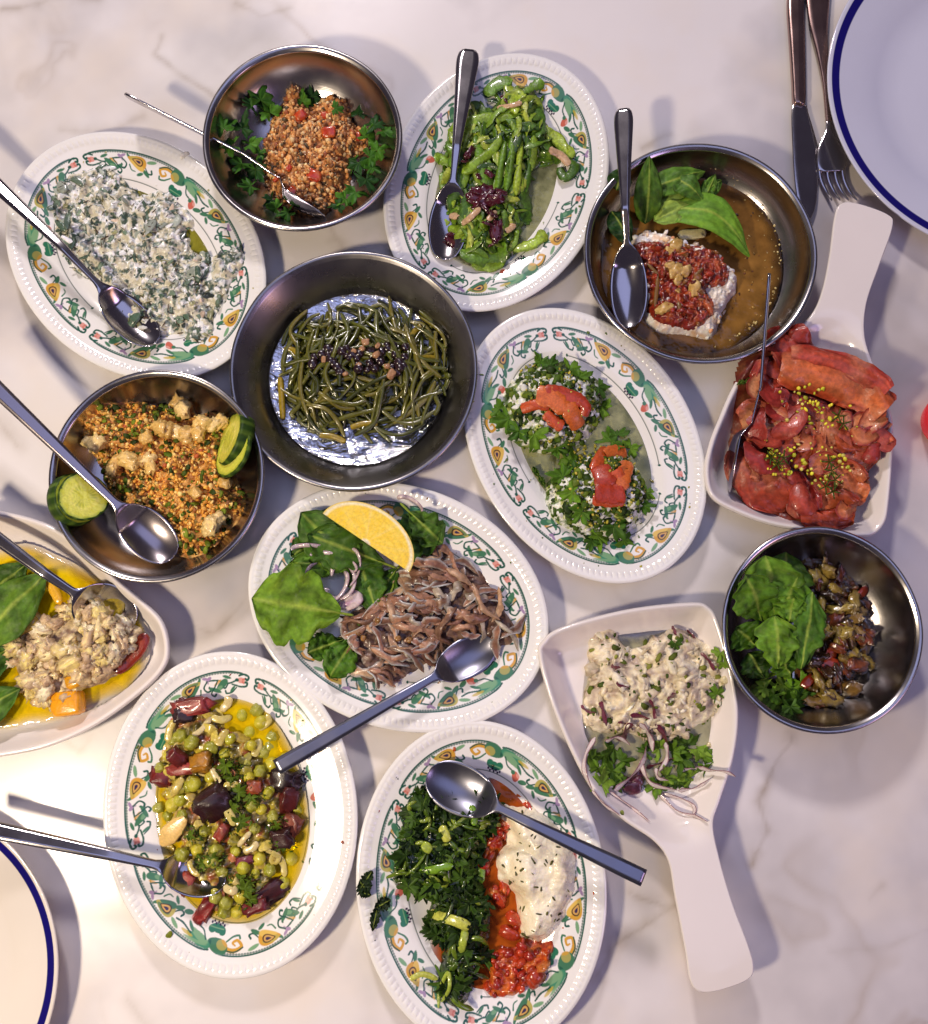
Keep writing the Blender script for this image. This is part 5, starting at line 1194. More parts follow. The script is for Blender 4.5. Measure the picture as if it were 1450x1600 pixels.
for b, t, w, k, c, l, lb, sd in LJ:
    leaf('rocket_leaf', b, t, w, fJ, k, l, c, lb, 'leaf', 'rocket leaves on the anchovy plate', fold=.10, rip=.0018, seed=sd, curl=.05, stem=.012)


def lemon(p0, p1, pm, z, label):
    "wedge: curved rind between p0 and p1, two cut faces"
    root = bpy.data.objects.new('lemon_wedge', None); link(root); tag(root, label, 'lemon')
    a = px(*p0, z); b = px(*p1, z); m = px(*pm, z); root.location = (a + b) / 2
    X = b - a; L = np.linalg.norm(X); X /= L; O = (a + b) / 2; Yv = m - O; Yv -= X * (Yv @ X); D = np.linalg.norm(Yv); Yv /= D; Zv = np.array([0, 0, 1.0])
    if np.cross(X, Yv)[2] < 0: pass
    t = np.linspace(0, math.pi, 49); fr = np.linspace(0, 1, 18)
    def P(u, f, zz): # half disc; u angle, f radius fraction
        return O + X * (math.cos(u) * L / 2 * f) + Yv * (math.sin(u) * D * f) + Zv * zz
    top = np.array([[P(u, f, .016 - .012 * f * math.sin(u) * .3 + .0006 * math.sin(37 * f + 9 * u) * (f < .9)) for u in t] for f in fr]) - O
    seg = np.abs(((t / math.pi * 4.6 + .2) % 1) - .5) * 2
    col = np.zeros((18, 49, 3))
    for i, f in enumerate(fr):
        c = mix(np.tile(C(246, 208, 40), (49, 1)), C(250, 222, 90), np.clip(fbm(np.stack([t * 9, f * 7 + 0 * t, 0 * t], -1), 3) + .2, 0, 1))
        c = mix(c, C(246, 226, 160), np.clip((seg - .9) * 8, 0, 1) * .5)
        if f > .9: c = np.tile(C(248, 238, 196), (49, 1))
        if f > .985: c = np.tile(C(232, 200, 60), (49, 1))
        if f < .08: c = np.tile(C(250, 240, 206), (49, 1))
        col[i] = c
    me = mesh('flesh', top, gridf(18, 49), col.reshape(-1, 3), M_FRUIT); o = bpy.data.objects.new('flesh', me); COL.objects.link(o); o.parent = root
    # rind: a boat-shaped skin below, pitted by the material
    V = np.array([[P(u, 1.0 - 1.0 * math.sin(k / 11 * math.pi / 2) ** 2.2, .016 - .0036 * math.sin(u) - .026 * math.sin(k / 11 * math.pi / 2) * math.sin(u) ** .7) for u in t] for k in range(12)]) - O
    V[:, :, 2] = np.maximum(V[:, :, 2], -.014)
    V[0] += (top[-1] - V[0])
    me = mesh('rind', V, gridf(12, 49), np.tile(C(226, 190, 40), (12 * 49, 1)), M_RIND); o = bpy.data.objects.new('rind', me); COL.objects.link(o); o.parent = root


M_RIND = vmat('lemon_rind', 0.35, 300, .1, 0.6, 700, .0012, .1, .2)
lemon((508, 806), (641, 896), (600, 800), .030, 'thick yellow lemon wedge lying cut side up on the rocket leaves')


def ring(name, cx, cy, rx, ry, a0, a1, fn, w, th, col, label, group, rot=0, lift=.004, col2=None, up=None, cat='onion', mat=None, seed=0, wave=.002):
    pts = []
    for k in range(9):
        a = math.radians(a0 + (a1 - a0) * k / 8); x, y = rx * math.cos(a), ry * math.sin(a); c, s = math.cos(math.radians(rot)), math.sin(math.radians(rot))
        pts.append((cx + x * c - y * s, cy + x * s + y * c, wave * (1 + math.sin(k * 1.7 + seed))))
    return ribbon(name, spath(pts, fn, lift, 4), w, th, col, mat or M_FRUIT, label, cat, group, ns=8, taper=.1, cap=.3, col2=col2, twist=1.1)


for i, a in enumerate([(540, 890, 20, 34, 150, 400, 20), (528, 905, 26, 30, -60, 160, -10), (495, 865, 40, 12, 180, 350, 8), (520, 880, 38, 14, 190, 380, 15), (505, 900, 26, 22, 60, 240, 10), (640, 790, 22, 10, 180, 350, 30), (525, 915, 14, 26, -90, 120, 30)]):
    ring('onion_ring', *a[:6], lambda X, Y: VJ.h(X, Y), .0040, .0016, C(206, 192, 190), 'thin pale onion ring over the dark rocket leaves', 'onion rings beside the lemon', rot=a[6], lift=.018, col2=C(170, 140, 150), seed=i)
chunk('onion_piece', 548, 938, 42, fJ, (222, 204, 200), M_FRUIT, (1, .7, .35), lift=.012, ang=30, seed=2, label='thick pale onion piece with a purple edge left of the anchovies', cat='onion', col2=(190, 150, 170))
oJ = [(535, 965), (560, 950), (600, 920), (640, 880), (665, 845), (690, 850), (720, 880), (755, 895), (770, 925), (800, 970), (805, 1000), (780, 1010), (740, 1008), (700, 1020), (660, 1040), (620, 1065), (580, 1068), (545, 1045), (535, 1000)]
hJ = Heap(oJ, VJ, .014, .012, .003, 90, .012, .002)
hJ.build('anchovy_layer', mottle([(120, 88, 72), (84, 60, 50), (150, 120, 100)], 200, 6), M_FISH, .0012, 'dark underlayer of anchovy pieces on the lemon plate', 'anchovies')
fJ2 = maxh(VJ, hJ)
for i, q in enumerate(inpoly(120, oJ, 14, 6)):
    dx, dy = q[0] - 660, q[1] - 960; a = rnd.choice([-.5, -.35, .3, .6, math.atan2(dy, dx) + 1.57]) + rnd.uniform(-.5, .5); l = rnd.uniform(9, 38); b = rnd.uniform(-18, 18); ca, sa = math.cos(a), math.sin(a)
    p = [(q[0] - l * ca, q[1] - l * sa), (q[0] + b * sa * .7 - l * .3 * ca, q[1] - b * ca * .7 - l * .3 * sa, .003), (q[0] + b * sa + l * .3 * ca, q[1] - b * ca + l * .3 * sa, .002), (q[0] + l * ca, q[1] + l * sa)]
    c = rnd.choice([(182, 134, 104), (160, 112, 88), (200, 158, 124), (134, 96, 74), (188, 172, 152), (172, 124, 100)])
    silver = rnd.random() < .42
    ribbon('anchovy_strip', spath(p, fJ2, rnd.uniform(.001, .006), 5), np.array([.6, 1.2, .8, 1.3, .9, .5]) * rnd.uniform(.0035, .0095), rnd.uniform(.0010, .0022), [C(*c), C(*c) * 1.2, C(*c) * .8, C(*c)], M_FISH, 'curled brown-pink anchovy strip in the heap on the lemon plate', 'anchovy', 'anchovy strips in the heap', twist=[rnd.uniform(-1, 1), rnd.uniform(-1, 1), rnd.uniform(-1.4, 1.4)], nz=.45, ns=14, taper=.2, cap=.15, col2=C(186, 180, 174) if silver else C(*c) * .75, arch=rnd.uniform(-.001, .002), streak=.5)
sprinkle('peppercorn', [(560, 990), (568, 997), (622, 998), (700, 972), (590, 970), (693, 980), (640, 1000)], fJ2, (7, 12), [(150, 106, 50), (130, 90, 40)], 'small brown peppercorn in the anchovy heap', 'peppercorn', 'peppercorns in the anchovy heap', box=0, lift=.005)
spoon((772, 1004), (432, 1199), 'straight-handled steel spoon with bowl by the anchovies, handle ending over the peas', .018, .045, roll=0, style='bar', wb=.0175, lb=.265, arch=.003, depth=.007, wend=.0068, mat=M_BAR)
# ================================================================= K: peas in yellow oil
oKp = [(330, 1084), (370, 1083), (410, 1100), (440, 1135), (465, 1190), (482, 1250), (487, 1310), (478, 1360), (450, 1405), (420, 1435), (380, 1445), (320, 1440), (275, 1400), (248, 1330), (238, 1260), (240, 1190), (265, 1130), (300, 1092)]
pool(oKp, VK, .0135, M_OILG, 'bright yellow oil round the peas and beetroot')
oK = [(285, 1110), (320, 1100), (355, 1125), (395, 1150), (425, 1190), (450, 1240), (455, 1320), (430, 1385), (400, 1430), (340, 1432), (290, 1400), (258, 1330), (246, 1260), (245, 1180)]
hK = Heap(oK, VK, .011, .014, .0045, 110, .01, .004, 140)
hK.build('vegetable_mash', mottle([(196, 178, 60), (150, 134, 44), (216, 196, 120), (150, 80, 44), (90, 80, 34)], 130, 6), M_WET, .0014, 'soft vegetables in oil beneath the loose peas', 'stewed vegetables')
fK = maxh(VK, hK)
PEAS = [(358, 1155), (331, 1168), (393, 1165), (412, 1175), (390, 1143), (406, 1205), (424, 1195), (313, 1195), (303, 1225), (296, 1228), (330, 1213), (386, 1192), (420, 1237), (394, 1258), (408, 1265), (427, 1276), (419, 1240), (320, 1298), (309, 1328), (339, 1328), (368, 1330), (285, 1335), (404, 1343), (347, 1362), (398, 1365), (421, 1360), (365, 1385), (397, 1295), (465, 1265), (270, 1155), (262, 1180), (250, 1200), (248, 1220), (262, 1275), (268, 1258), (248, 1262), (281, 1250), (282, 1150), (410, 1128), (425, 1150), (378, 1118), (354, 1410), (370, 1425), (336, 1400), (442, 1378), (444, 1360), (456, 1340), (400, 1110), (350, 1178), (300, 1160), (390, 1215), (433, 1215), (345, 1250), (284, 1275), (262, 1300), (330, 1345), (380, 1355), (350, 1425), (376, 1400), (422, 1164), (446, 1186)]
V0 = IC3[0]; PEAM = []
for k, c in enumerate([(176, 172, 40), (150, 150, 38), (196, 184, 48), (160, 158, 52)]):
    nz = fbm(V0 * 1.6 + k * 5, 3); VV = V0 * (1 + .10 * nz)[:, None] * np.array([1, .93, .82]) * (1 + .09 * np.sin(V0[:, :1] * 9 + k) * (k % 2)); VV[:, 2] -= .3 * np.exp(-((V0[:, 0] - .2) ** 2 + V0[:, 1] ** 2) / .05) * (V0[:, 2] > 0) * .6
    PEAM.append(mesh('pea', VV, IC3[1], np.clip(C(*c) * (1 + .35 * nz)[:, None], .01, 1), M_WET))
for i, (x, y) in enumerate(PEAS):
    s = rnd.uniform(.0046, .0072); p = surf(x, y, lambda X, Y: fK(X, Y) + s * rnd.choice([.2, .4, .6]))
    o = bpy.data.objects.new('pea', PEAM[i % 4]); link(o); o.location = p; o.scale = (s, s, s); o.rotation_euler = (rnd.uniform(-.6, .6), rnd.uniform(-.6, .6), rnd.uniform(0, 6)); tag(o, 'round yellow-green pea in the oily vegetable heap', 'pea', 'peas on the lower left oval plate')
for i, (x, y, s, c, l, a, sh) in enumerate([(333, 1255, 54, (66, 20, 26), 'large dark beetroot piece at the centre of the pea plate', 30, (1, .8, .55)), (420, 1395, 50, (84, 18, 26), 'dark beetroot slab at the lower right of the peas', 30, (1.2, .6, .4)), (400, 1415, 36, (140, 30, 36), 'crimson beetroot piece at the bottom of the peas', 20, (1, .6, .4)), (322, 1418, 40, (176, 34, 34), 'bright red pepper piece at the lowest left of the peas', 60, (1.1, .55, .4)), (445, 1218, 46, (52, 16, 22), 'dark beetroot piece under the tip of the steel handle', -10, (1.1, .7, .5)), (450, 1250, 38, (110, 24, 22), 'red-brown beetroot piece at the right of the peas', 80, (1, .7, .5)),
                                             (300, 1105, 50, (196, 60, 60), 'pinkish red pepper piece at the top of the peas', 10, (1.2, .5, .35)), (290, 1102, 24, (130, 18, 24), 'small dark red piece at the upper left of the peas', 0, (1, .7, .5)), (280, 1185, 38, (130, 28, 26), 'dark red piece at the left of the peas', -40, (1, .6, .5)), (288, 1200, 44, (200, 70, 64), 'curved pink pepper piece at the left of the peas', 10, (1.2, .4, .35)), (253, 1213, 34, (150, 34, 30), 'red pepper piece at the far left of the peas', -10, (1, .8, .4)), (440, 1310, 34, (70, 18, 22), 'small dark beetroot piece at the right edge', 10, (1, .8, .5)),
                                             (382, 1345, 26, (150, 40, 60), 'small magenta piece in the lower middle', 10, (1, .5, .4)), (290, 1380, 32, (196, 70, 50), 'red piece lying in the spoon', 60, (1, .7, .5)), (346, 1300, 26, (190, 66, 50), 'small red piece below the central beetroot', 60, (1, .6, .5)), (455, 1290, 36, (170, 90, 70), 'pale pink piece at the right of the peas', 60, (1, .8, .5)), (314, 1192, 30, (206, 140, 30), 'orange carrot piece at the upper middle', 0, (1, .9, .8)), (397, 1230, 22, (200, 84, 40), 'small orange-red carrot piece left of the dark beetroot', 0, (1, .9, .6)), (288, 1118, 30, (60, 20, 30), 'dark piece under the pink pepper at the top', 0, (1, .7, .5))]):
    chunk('beetroot_piece' if c[0] < 150 else 'pepper_piece', x, y, s, fK, tuple(int(v * .85) for v in c), M_FOOD, sh, box=.7, ang=a, seed=i, label=l, cat='beetroot' if c[0] < 150 else 'vegetable piece', lift=.002, jit=.26, fr=3.2, col2=tuple(int(v * .6) for v in c))
for i, p in enumerate([[(300, 1150), (315, 1140), (330, 1120)], [(345, 1110), (355, 1100), (358, 1088)], [(262, 1160), (265, 1140), (272, 1125)], [(270, 1240), (278, 1228), (285, 1215)], [(350, 1225), (362, 1230), (372, 1222)], [(330, 1120), (345, 1125), (362, 1120)], [(425, 1330), (440, 1345), (445, 1370)], [(392, 1300), (382, 1310), (372, 1322)], [(350, 1260), (360, 1275), (366, 1290)], [(355, 1140), (345, 1155), (340, 1165)], [(405, 1155), (402, 1170), (396, 1182)], [(295, 1345), (300, 1360), (312, 1368)], [(350, 1385), (362, 1392), (372, 1388)], [(330, 1200), (338, 1215), (345, 1222)], [(405, 1140), (420, 1128), (418, 1115)], [(380, 1330), (395, 1325), (402, 1315)]]):
    ribbon('onion_strip', spath(p, fK, .006, 6), rnd.uniform(.004, .008), .002, C(*rnd.choice([(206, 190, 110), (214, 196, 140), (196, 176, 90)])), M_FRUIT, 'translucent onion strip among the peas', 'onion', 'onion strips among the peas', taper=.2, nz=.25, cap=.3)
for i, q in enumerate(inpoly(46, oK, 51, 3)):
    a = rnd.random() * 6.28; l = rnd.uniform(6, 16); b = rnd.uniform(-6, 6)
    ribbon('onion_shred', spath([(q[0] - l * math.cos(a), q[1] - l * math.sin(a)), (q[0] + b * math.sin(a), q[1] - b * math.cos(a), .001), (q[0] + l * math.cos(a), q[1] + l * math.sin(a))], fK, .003, 4), rnd.uniform(.005, .011), .0008, C(*rnd.choice([(204, 184, 84), (214, 194, 120), (176, 152, 60), (190, 120, 70), (150, 140, 50)])), M_WET, 'soft stewed onion shred between the peas', 'onion shred', 'stewed onion shreds between the peas', nz=.45, ns=9, cap=.2, twist=rnd.uniform(-1, 1))
ribbon('white_root_slice', spath([(252, 1320), (268, 1300), (290, 1278)], fK, .006, 6), [.007, .017, .016, .008], .003, C(226, 190, 116), M_FRUIT, 'large cream-coloured root slice at the left edge of the peas', 'root slice', taper=.08, cap=.6, nz=.08)
for i, (x, y, s) in enumerate([(352, 1195, 46), (362, 1215, 40), (372, 1238, 44), (362, 1262, 40), (375, 1285, 44), (392, 1245, 36), (360, 1200, 30), (382, 1390, 50), (390, 1405, 44), (375, 1375, 36), (330, 1340, 36), (318, 1350, 30), (440, 1320, 36), (450, 1230, 24), (430, 1290, 30), (300, 1305, 30)]):
    herb('dill_tuft', x, y, s * .6, rnd.uniform(0, 360), fK, .009, (66, 92, 26), 'chopped dark green dill on the peas', 'dill tufts on the peas', 5, i + 80, .3, cat='dill')
    P_ = np.array([px(a, b, .026)[:2] for a, b in rpts(60, x, y, s * .62, s * .5, i)])
    crumbs('dill_bits', type('x', (), {'h': staticmethod(fK)}), 60, (.0008, .0018), pal([((74, 104, 30), 2), ((44, 70, 22), 2), ((100, 130, 46), 1)]), M_LEAF, (1.8, .5, .2), lift=4.5, pts=P_, label='fine dill bits scattered on the peas', cat='dill bits')
spoon((352, 1378), (-70, 1284), 'bright steel spoon reaching in from the left edge to the peas', .020, .050, roll=26, style='bar', wb=.018, lb=.23, arch=.002, depth=.008, wend=.0075)
chunk('herb_crumb', 264, 1461, 12, VK.h, (100, 116, 40), M_LEAF, (1, .7, .3), seed=3, label='single green herb crumb on the lower rim of the pea plate', cat='herb crumb')

# ================================================================= L: greens, yogurt, tomato sauce
pool([(790, 1200), (850, 1260), (892, 1330), (900, 1410), (890, 1460), (850, 1520), (800, 1550), (750, 1560), (700, 1540), (670, 1480), (690, 1380), (740, 1260), (760, 1215)], VL, .0105, M_REDOIL, 'orange-red oil under the yogurt and sauce')
oL = [(640, 1250), (660, 1232), (700, 1240), (745, 1240), (778, 1255), (775, 1290), (755, 1320), (750, 1370), (760, 1400), (770, 1440), (765, 1480), (750, 1520), (725, 1575), (700, 1572), (685, 1540), (690, 1490), (670, 1455), (662, 1440), (672, 1415), (640, 1400), (620, 1390), (612, 1370), (622, 1330), (628, 1290)]
hL = Heap(oL, VL, .018, .012, .004, 110, .010, .004, 170)
hL.build('cooked_greens', mottle([(26, 46, 20), (14, 26, 14), (44, 72, 26), (60, 84, 36)], 240, 4), M_WET, .0011, 'pile of dark cooked greens left of the white yogurt', 'cooked greens')
fL = maxh(VL, hL)
for i, q in enumerate(inpoly(120, oL, 31, 3)):
    herb('dark_leaf_piece', q[0], q[1], rnd.uniform(20, 42), rnd.uniform(0, 360), fL, rnd.uniform(.001, .005), rnd.choice([(28, 50, 18), (36, 62, 24), (22, 40, 16), (50, 80, 28)]), 'crumpled dark cooked leaf in the greens pile', 'crumpled cooked leaves in the greens', 4, i + 200, .5)
for i, q in enumerate(inpoly(60, oL, 33, 4)):
    a = rnd.random() * 6.28; l = rnd.uniform(8, 26); b = rnd.uniform(-8, 8)
    ribbon('green_strand', spath([(q[0] - l * math.cos(a), q[1] - l * math.sin(a)), (q[0] + b * math.sin(a), q[1] - b * math.cos(a), .002), (q[0] + l * math.cos(a), q[1] + l * math.sin(a))], fL, .004, 4), rnd.uniform(.0025, .0055), .002, C(*rnd.choice([(84, 112, 36), (60, 88, 26), (44, 66, 22), (110, 134, 56)])), M_WET, 'wilted stem strand in the dark cooked greens', 'strand', 'wilted strands in the dark greens', nz=.25, ns=7, cap=.2, twist=rnd.uniform(-1, 1))
for i, (p, w) in enumerate([([(672, 1425), (690, 1432), (715, 1440), (735, 1450)], .009), ([(728, 1450), (724, 1470), (720, 1488)], .007), ([(655, 1362), (680, 1358), (708, 1352)], .007), ([(690, 1290), (696, 1305), (700, 1315)], .008), ([(685, 1575), (688, 1545), (700, 1520), (702, 1545), (690, 1565)], .0035), ([(735, 1258), (742, 1272), (740, 1290)], .006), ([(640, 1530), (660, 1522), (684, 1530)], .005), ([(662, 1330), (672, 1318)], .01), ([(752, 1345), (752, 1380)], .007)]):
    ribbon('pale_green_stalk', spath(p, fL, .007, 6), w, .003, C(*[(160, 176, 96), (132, 158, 72), (96, 140, 44)][i % 3]), M_WET, 'pale green stalk lying over the dark cooked greens', 'greens stalk', 'pale stalks over the dark greens', taper=.2, nz=.15, cap=.3)
for i, (b, t, w, c) in enumerate([((575, 1395), (562, 1375), 26, (24, 44, 22)), ((582, 1360), (562, 1390), 18, (28, 48, 24)), ((610, 1405), (585, 1420), 22, (20, 38, 20)), ((590, 1415), (582, 1455), 16, (22, 40, 20)), ((560, 1392), (580, 1398), 16, (24, 44, 22))]):
    leaf('fallen_leaf_piece', b, t, w, VL.h, 'parsley', .004, c, ['dark cooked leaf scrap hanging over the left rim', 'narrow dark scrap at the rim, uppermost', 'dark scrap just inside the left border', 'lowest dark scrap on the left rim', 'small dark scrap at the very edge of the rim'][i] + ' of the greens plate', 'leaf', fold=.4, seed=i, rip=.0012)
oLs = [(782, 1255), (805, 1262), (840, 1270), (872, 1295), (895, 1320), (902, 1360), (898, 1400), (885, 1440), (860, 1470), (835, 1480), (810, 1470), (808, 1440), (800, 1400), (778, 1380), (776, 1345), (790, 1310), (782, 1280)]
hY = Heap(oLs, VL, .024, .013, .003, 60, .015, .0060, 38, seed=7)
hY.build('garlic_yogurt', mottle([(250, 240, 212), (252, 246, 230), (246, 228, 188)], 50, 2, .7), M_YOG, .0010, 'thick white yogurt mound beside the dark greens', 'yogurt')
crumbs('herb_flecks', hY, 46, (.0012, .0026), pal([((90, 96, 60), 1), ((70, 74, 50), 1)]), M_LEAF, (1.6, .5, .2), lift=.2, flat=True, label='dark herb flecks in the white yogurt mound', cat='herb flecks', inset=.004)
fL2 = maxh(VL, hL, hY)
SAU = [([(760, 1290), (780, 1285), (800, 1300), (785, 1325), (775, 1350), (762, 1370), (752, 1360), (752, 1325)], 'upper'), ([(778, 1385), (795, 1392), (795, 1420), (780, 1428), (768, 1415)], 'middle'), ([(775, 1485), (810, 1478), (850, 1480), (868, 1480), (862, 1510), (845, 1545), (815, 1560), (785, 1572), (755, 1558), (760, 1530), (770, 1500)], 'lowest'), ([(775, 1230), (800, 1240), (828, 1256), (835, 1272), (810, 1262), (785, 1250)], 'topmost thin'), ([(800, 1430), (815, 1450), (812, 1475), (795, 1470)], 'small lower')]
for i, (p, w) in enumerate(SAU):
    h = Heap(p, type('v', (), {'h': staticmethod(fL2)})(), .007 if i != 3 else .002, .005, .003, 110, .018, .0050, 120, seed=i)
    h.build('tomato_sauce', mottle([(196, 56, 18), (150, 34, 14), (216, 100, 36)], 180, 3 + i), M_WET, .0011, '%s patch of chunky red tomato sauce along the yogurt' % w, 'tomato sauce')
    if i != 3: crumbs('tomato_pieces', h, [14, 6, 26, 0, 4][i], (.0030, .0080), pal([((196, 60, 28), 3), ((168, 36, 18), 4), ((214, 110, 50), 1)]), M_WET, (1.1, .9, .6), lift=.1, res=2, label='soft tomato pieces in the %s sauce patch' % w, cat='tomato pieces', jit=.12)
spoon((668, 1208), (1006, 1372), 'dark-handled steel spoon upside toward the top of the greens plate', .026, .050, roll=-6, style='bar', wb=.0215, lb=.315, arch=.003, depth=.009, wend=.0072, mat=M_BAR)

# ================================================================= M: creamy salad
pool([(930, 1010), (1000, 990), (1080, 990), (1125, 1030), (1140, 1090), (1130, 1160), (1080, 1210), (1000, 1230), (930, 1200), (912, 1110)], VM, .0088, oilmat('whey', C(216, 212, 170), dens=.5), 'pale liquid round the creamy salad')
oM = [(922, 1022), (925, 1000), (945, 985), (965, 988), (975, 1005), (1000, 1010), (1020, 995), (1045, 985), (1075, 985), (1105, 1005), (1125, 1030), (1133, 1070), (1130, 1105), (1110, 1130), (1085, 1150), (1060, 1160), (1020, 1160), (980, 1150), (940, 1150), (918, 1135), (912, 1100), (922, 1060)]
hM = Heap(oM, VM, .020, .014, .006, 70, .012, .0060, 95, seed=11)
hM.build('creamy_salad', mottle([(236, 222, 186), (214, 198, 166), (244, 234, 206), (186, 166, 146)], 110, 4, 1.1), M_CREAM, .0010, 'lumpy mound of creamy beige chicken salad in the white handled dish', 'chicken salad')
crumbs('salad_lumps', hM, 130, (.0018, .0075), pal([((228, 214, 180), 5), ((212, 196, 164), 4), ((238, 228, 202), 3), ((190, 172, 150), 1.5)]), M_CREAM, (1.5, .75, .45), clump=.4, lift=-.3, res=2, label='torn lumps over the creamy beige salad', cat='salad lumps')
crumbs('parsley_bits', hM, 110, (.0012, .0034), pal([((84, 104, 44), 3), ((60, 82, 34), 3), ((128, 142, 76), 2)]), M_LEAF, (1.4, .8, .2), lift=.6, flat=True, label='chopped parsley bits through the creamy beige salad', cat='parsley bits')
fM = maxh(VM, hM)
ONI = [([(985, 1117), (1010, 1122), (1032, 1140), (1042, 1165)], .0045), ([(1015, 1093), (1022, 1110), (1024, 1135)], .003), ([(938, 1095), (943, 1115), (946, 1136)], .0042), ([(908, 1102), (918, 1112), (932, 1114)], .003), ([(962, 1058), (966, 1070), (984, 1075)], .003), ([(955, 1040), (962, 1043), (968, 1044)], .004), ([(1043, 1093), (1056, 1083)], .005), ([(1095, 1020), (1110, 1035), (1116, 1048)], .0035), ([(1050, 978), (1057, 992)], .003), ([(1073, 984), (1087, 998)], .0025), ([(968, 1158), (982, 1138), (990, 1134)], .009), ([(966, 1128), (978, 1134)], .004), ([(1010, 1200), (1035, 1192), (1055, 1184)], .0045),
       ([(930, 1152), (915, 1180), (913, 1205), (925, 1235)], .0040), ([(925, 1235), (945, 1258), (970, 1275)], .0026), ([(950, 1235), (985, 1260), (1016, 1284)], .0028), ([(1020, 1230), (1055, 1265), (1085, 1275), (1106, 1284)], .0030), ([(1035, 1240), (1070, 1250), (1085, 1262), (1082, 1275)], .003), ([(1100, 1203), (1130, 1205), (1150, 1214)], .0032), ([(1040, 1160), (1042, 1185), (1030, 1205)], .004), ([(945, 1160), (965, 1152), (985, 1165)], .004), ([(960, 1235), (985, 1215), (1005, 1190), (1010, 1165)], .0055), ([(1000, 1190), (1010, 1215), (1025, 1228), (1060, 1235)], .0045), ([(1060, 1236), (1090, 1230), (1110, 1215)], .0040), ([(1060, 1205), (1090, 1200), (1115, 1205)], .004), ([(1000, 1130), (1015, 1150), (1020, 1175)], .005), ([(1025, 1200), (1028, 1215), (1045, 1220)], .0035)]
for i, (p, w) in enumerate(ONI):
    low = i >= 13
    pp = [(a[0], a[1], .004 + .003 * ((j + i) % 2) if low and i not in (14, 15, 16, 17) else 0) for j, a in enumerate(p)]
    ribbon('red_onion_slice', spath(pp, fM, .003, 6), w * 1.25, .0008, C(222, 206, 202) if low else C(110, 36, 62), M_FRUIT, 'thin purple-edged red onion sliver on the creamy salad dish', 'red onion', 'red onion slivers in the lower handled dish', taper=.1, cap=.25, col2=C(128, 62, 88) if low else C(90, 26, 48), twist=[.3, 1.3, .6, 1.5])
oMg = [(925, 1165), (960, 1155), (985, 1165), (980, 1200), (960, 1235), (930, 1240), (918, 1205)]
for i, (x, y, s) in enumerate([(945, 1180, 44), (960, 1170, 40), (935, 1200, 44), (955, 1205, 46), (970, 1190, 38), (940, 1225, 40), (925, 1185, 32), (960, 1225, 34), (1030, 1170, 40), (1050, 1175, 36), (1075, 1165, 44), (1090, 1170, 36), (1100, 1180, 30), (1065, 1185, 38), (1040, 1215, 40), (1025, 1228, 34), (1060, 1220, 34), (1080, 1215, 36), (1100, 1205, 30), (1010, 1175, 30), (1125, 1020, 26), (1120, 1085, 28), (1055, 1005, 26), (1130, 1035, 22)]):
    herb('parsley_leaf', x, y, s, rnd.uniform(0, 360), fM, .004, [(72, 108, 36), (52, 84, 28), (92, 128, 50)][i % 3], 'green parsley leaf at the creamy salad', 'parsley leaves on the creamy salad', 3 + i % 2, i + 140, .35)
for i, (x, y, s) in enumerate([(995, 1235, 30), (1000, 1228, 26), (985, 1228, 24), (1003, 1218, 20)]):
    chunk('purple_onion_bit', x - 6, y - 6, s, fM, (70, 26, 44), M_WET, (1, .7, .5), box=.3, seed=i, label='dark purple onion bit at the lower edge of the creamy salad', cat='red onion', group='dark purple onion bits', col2=(110, 50, 70))
sprinkle('salad_stray_bit', [(1132, 1062), (1128, 1070), (972, 1270), (1108, 1165)], VM.h, (6, 14), [(220, 206, 160), (110, 130, 60)], 'small stray salad bit on the bare porcelain', 'salad bit', 'stray salad bits', box=0)

# ================================================================= N: dried tomato, garlic and rocket
oN = [(1258, 880), (1290, 872), (1325, 890), (1352, 915), (1362, 955), (1368, 1000), (1360, 1040), (1335, 1075), (1320, 1100), (1285, 1105), (1262, 1085), (1250, 1040), (1258, 990), (1262, 940)]
hN = Heap(oN, VN, .015, .012, .005, 110, .016, .004, 150)
hN.build('dried_tomato_mix', mottle([(80, 50, 22), (40, 26, 14), (120, 56, 24), (100, 76, 30)], 200, 4), M_WET, .0011, 'dark oily mass of dried tomato and aubergine in the steel bowl', 'dried tomato')
fN = maxh(VN, hN)
for i, q in enumerate(inpoly(46, oN, 8, 6)):
    chunk('dried_tomato_piece', q[0], q[1], rnd.uniform(18, 38), fN, rnd.choice([(110, 60, 28), (76, 48, 24), (140, 62, 28), (66, 44, 22), (124, 92, 38)]), M_WET, (1.2, .7, .4), box=.2, seed=i + 20, lift=rnd.uniform(-.001, .003), label='dark reddish dried tomato piece in the steel bowl', cat='dried tomato', group='dried tomato pieces in the right bowl', jit=.3, tilt=.6, col2=(44, 22, 14))
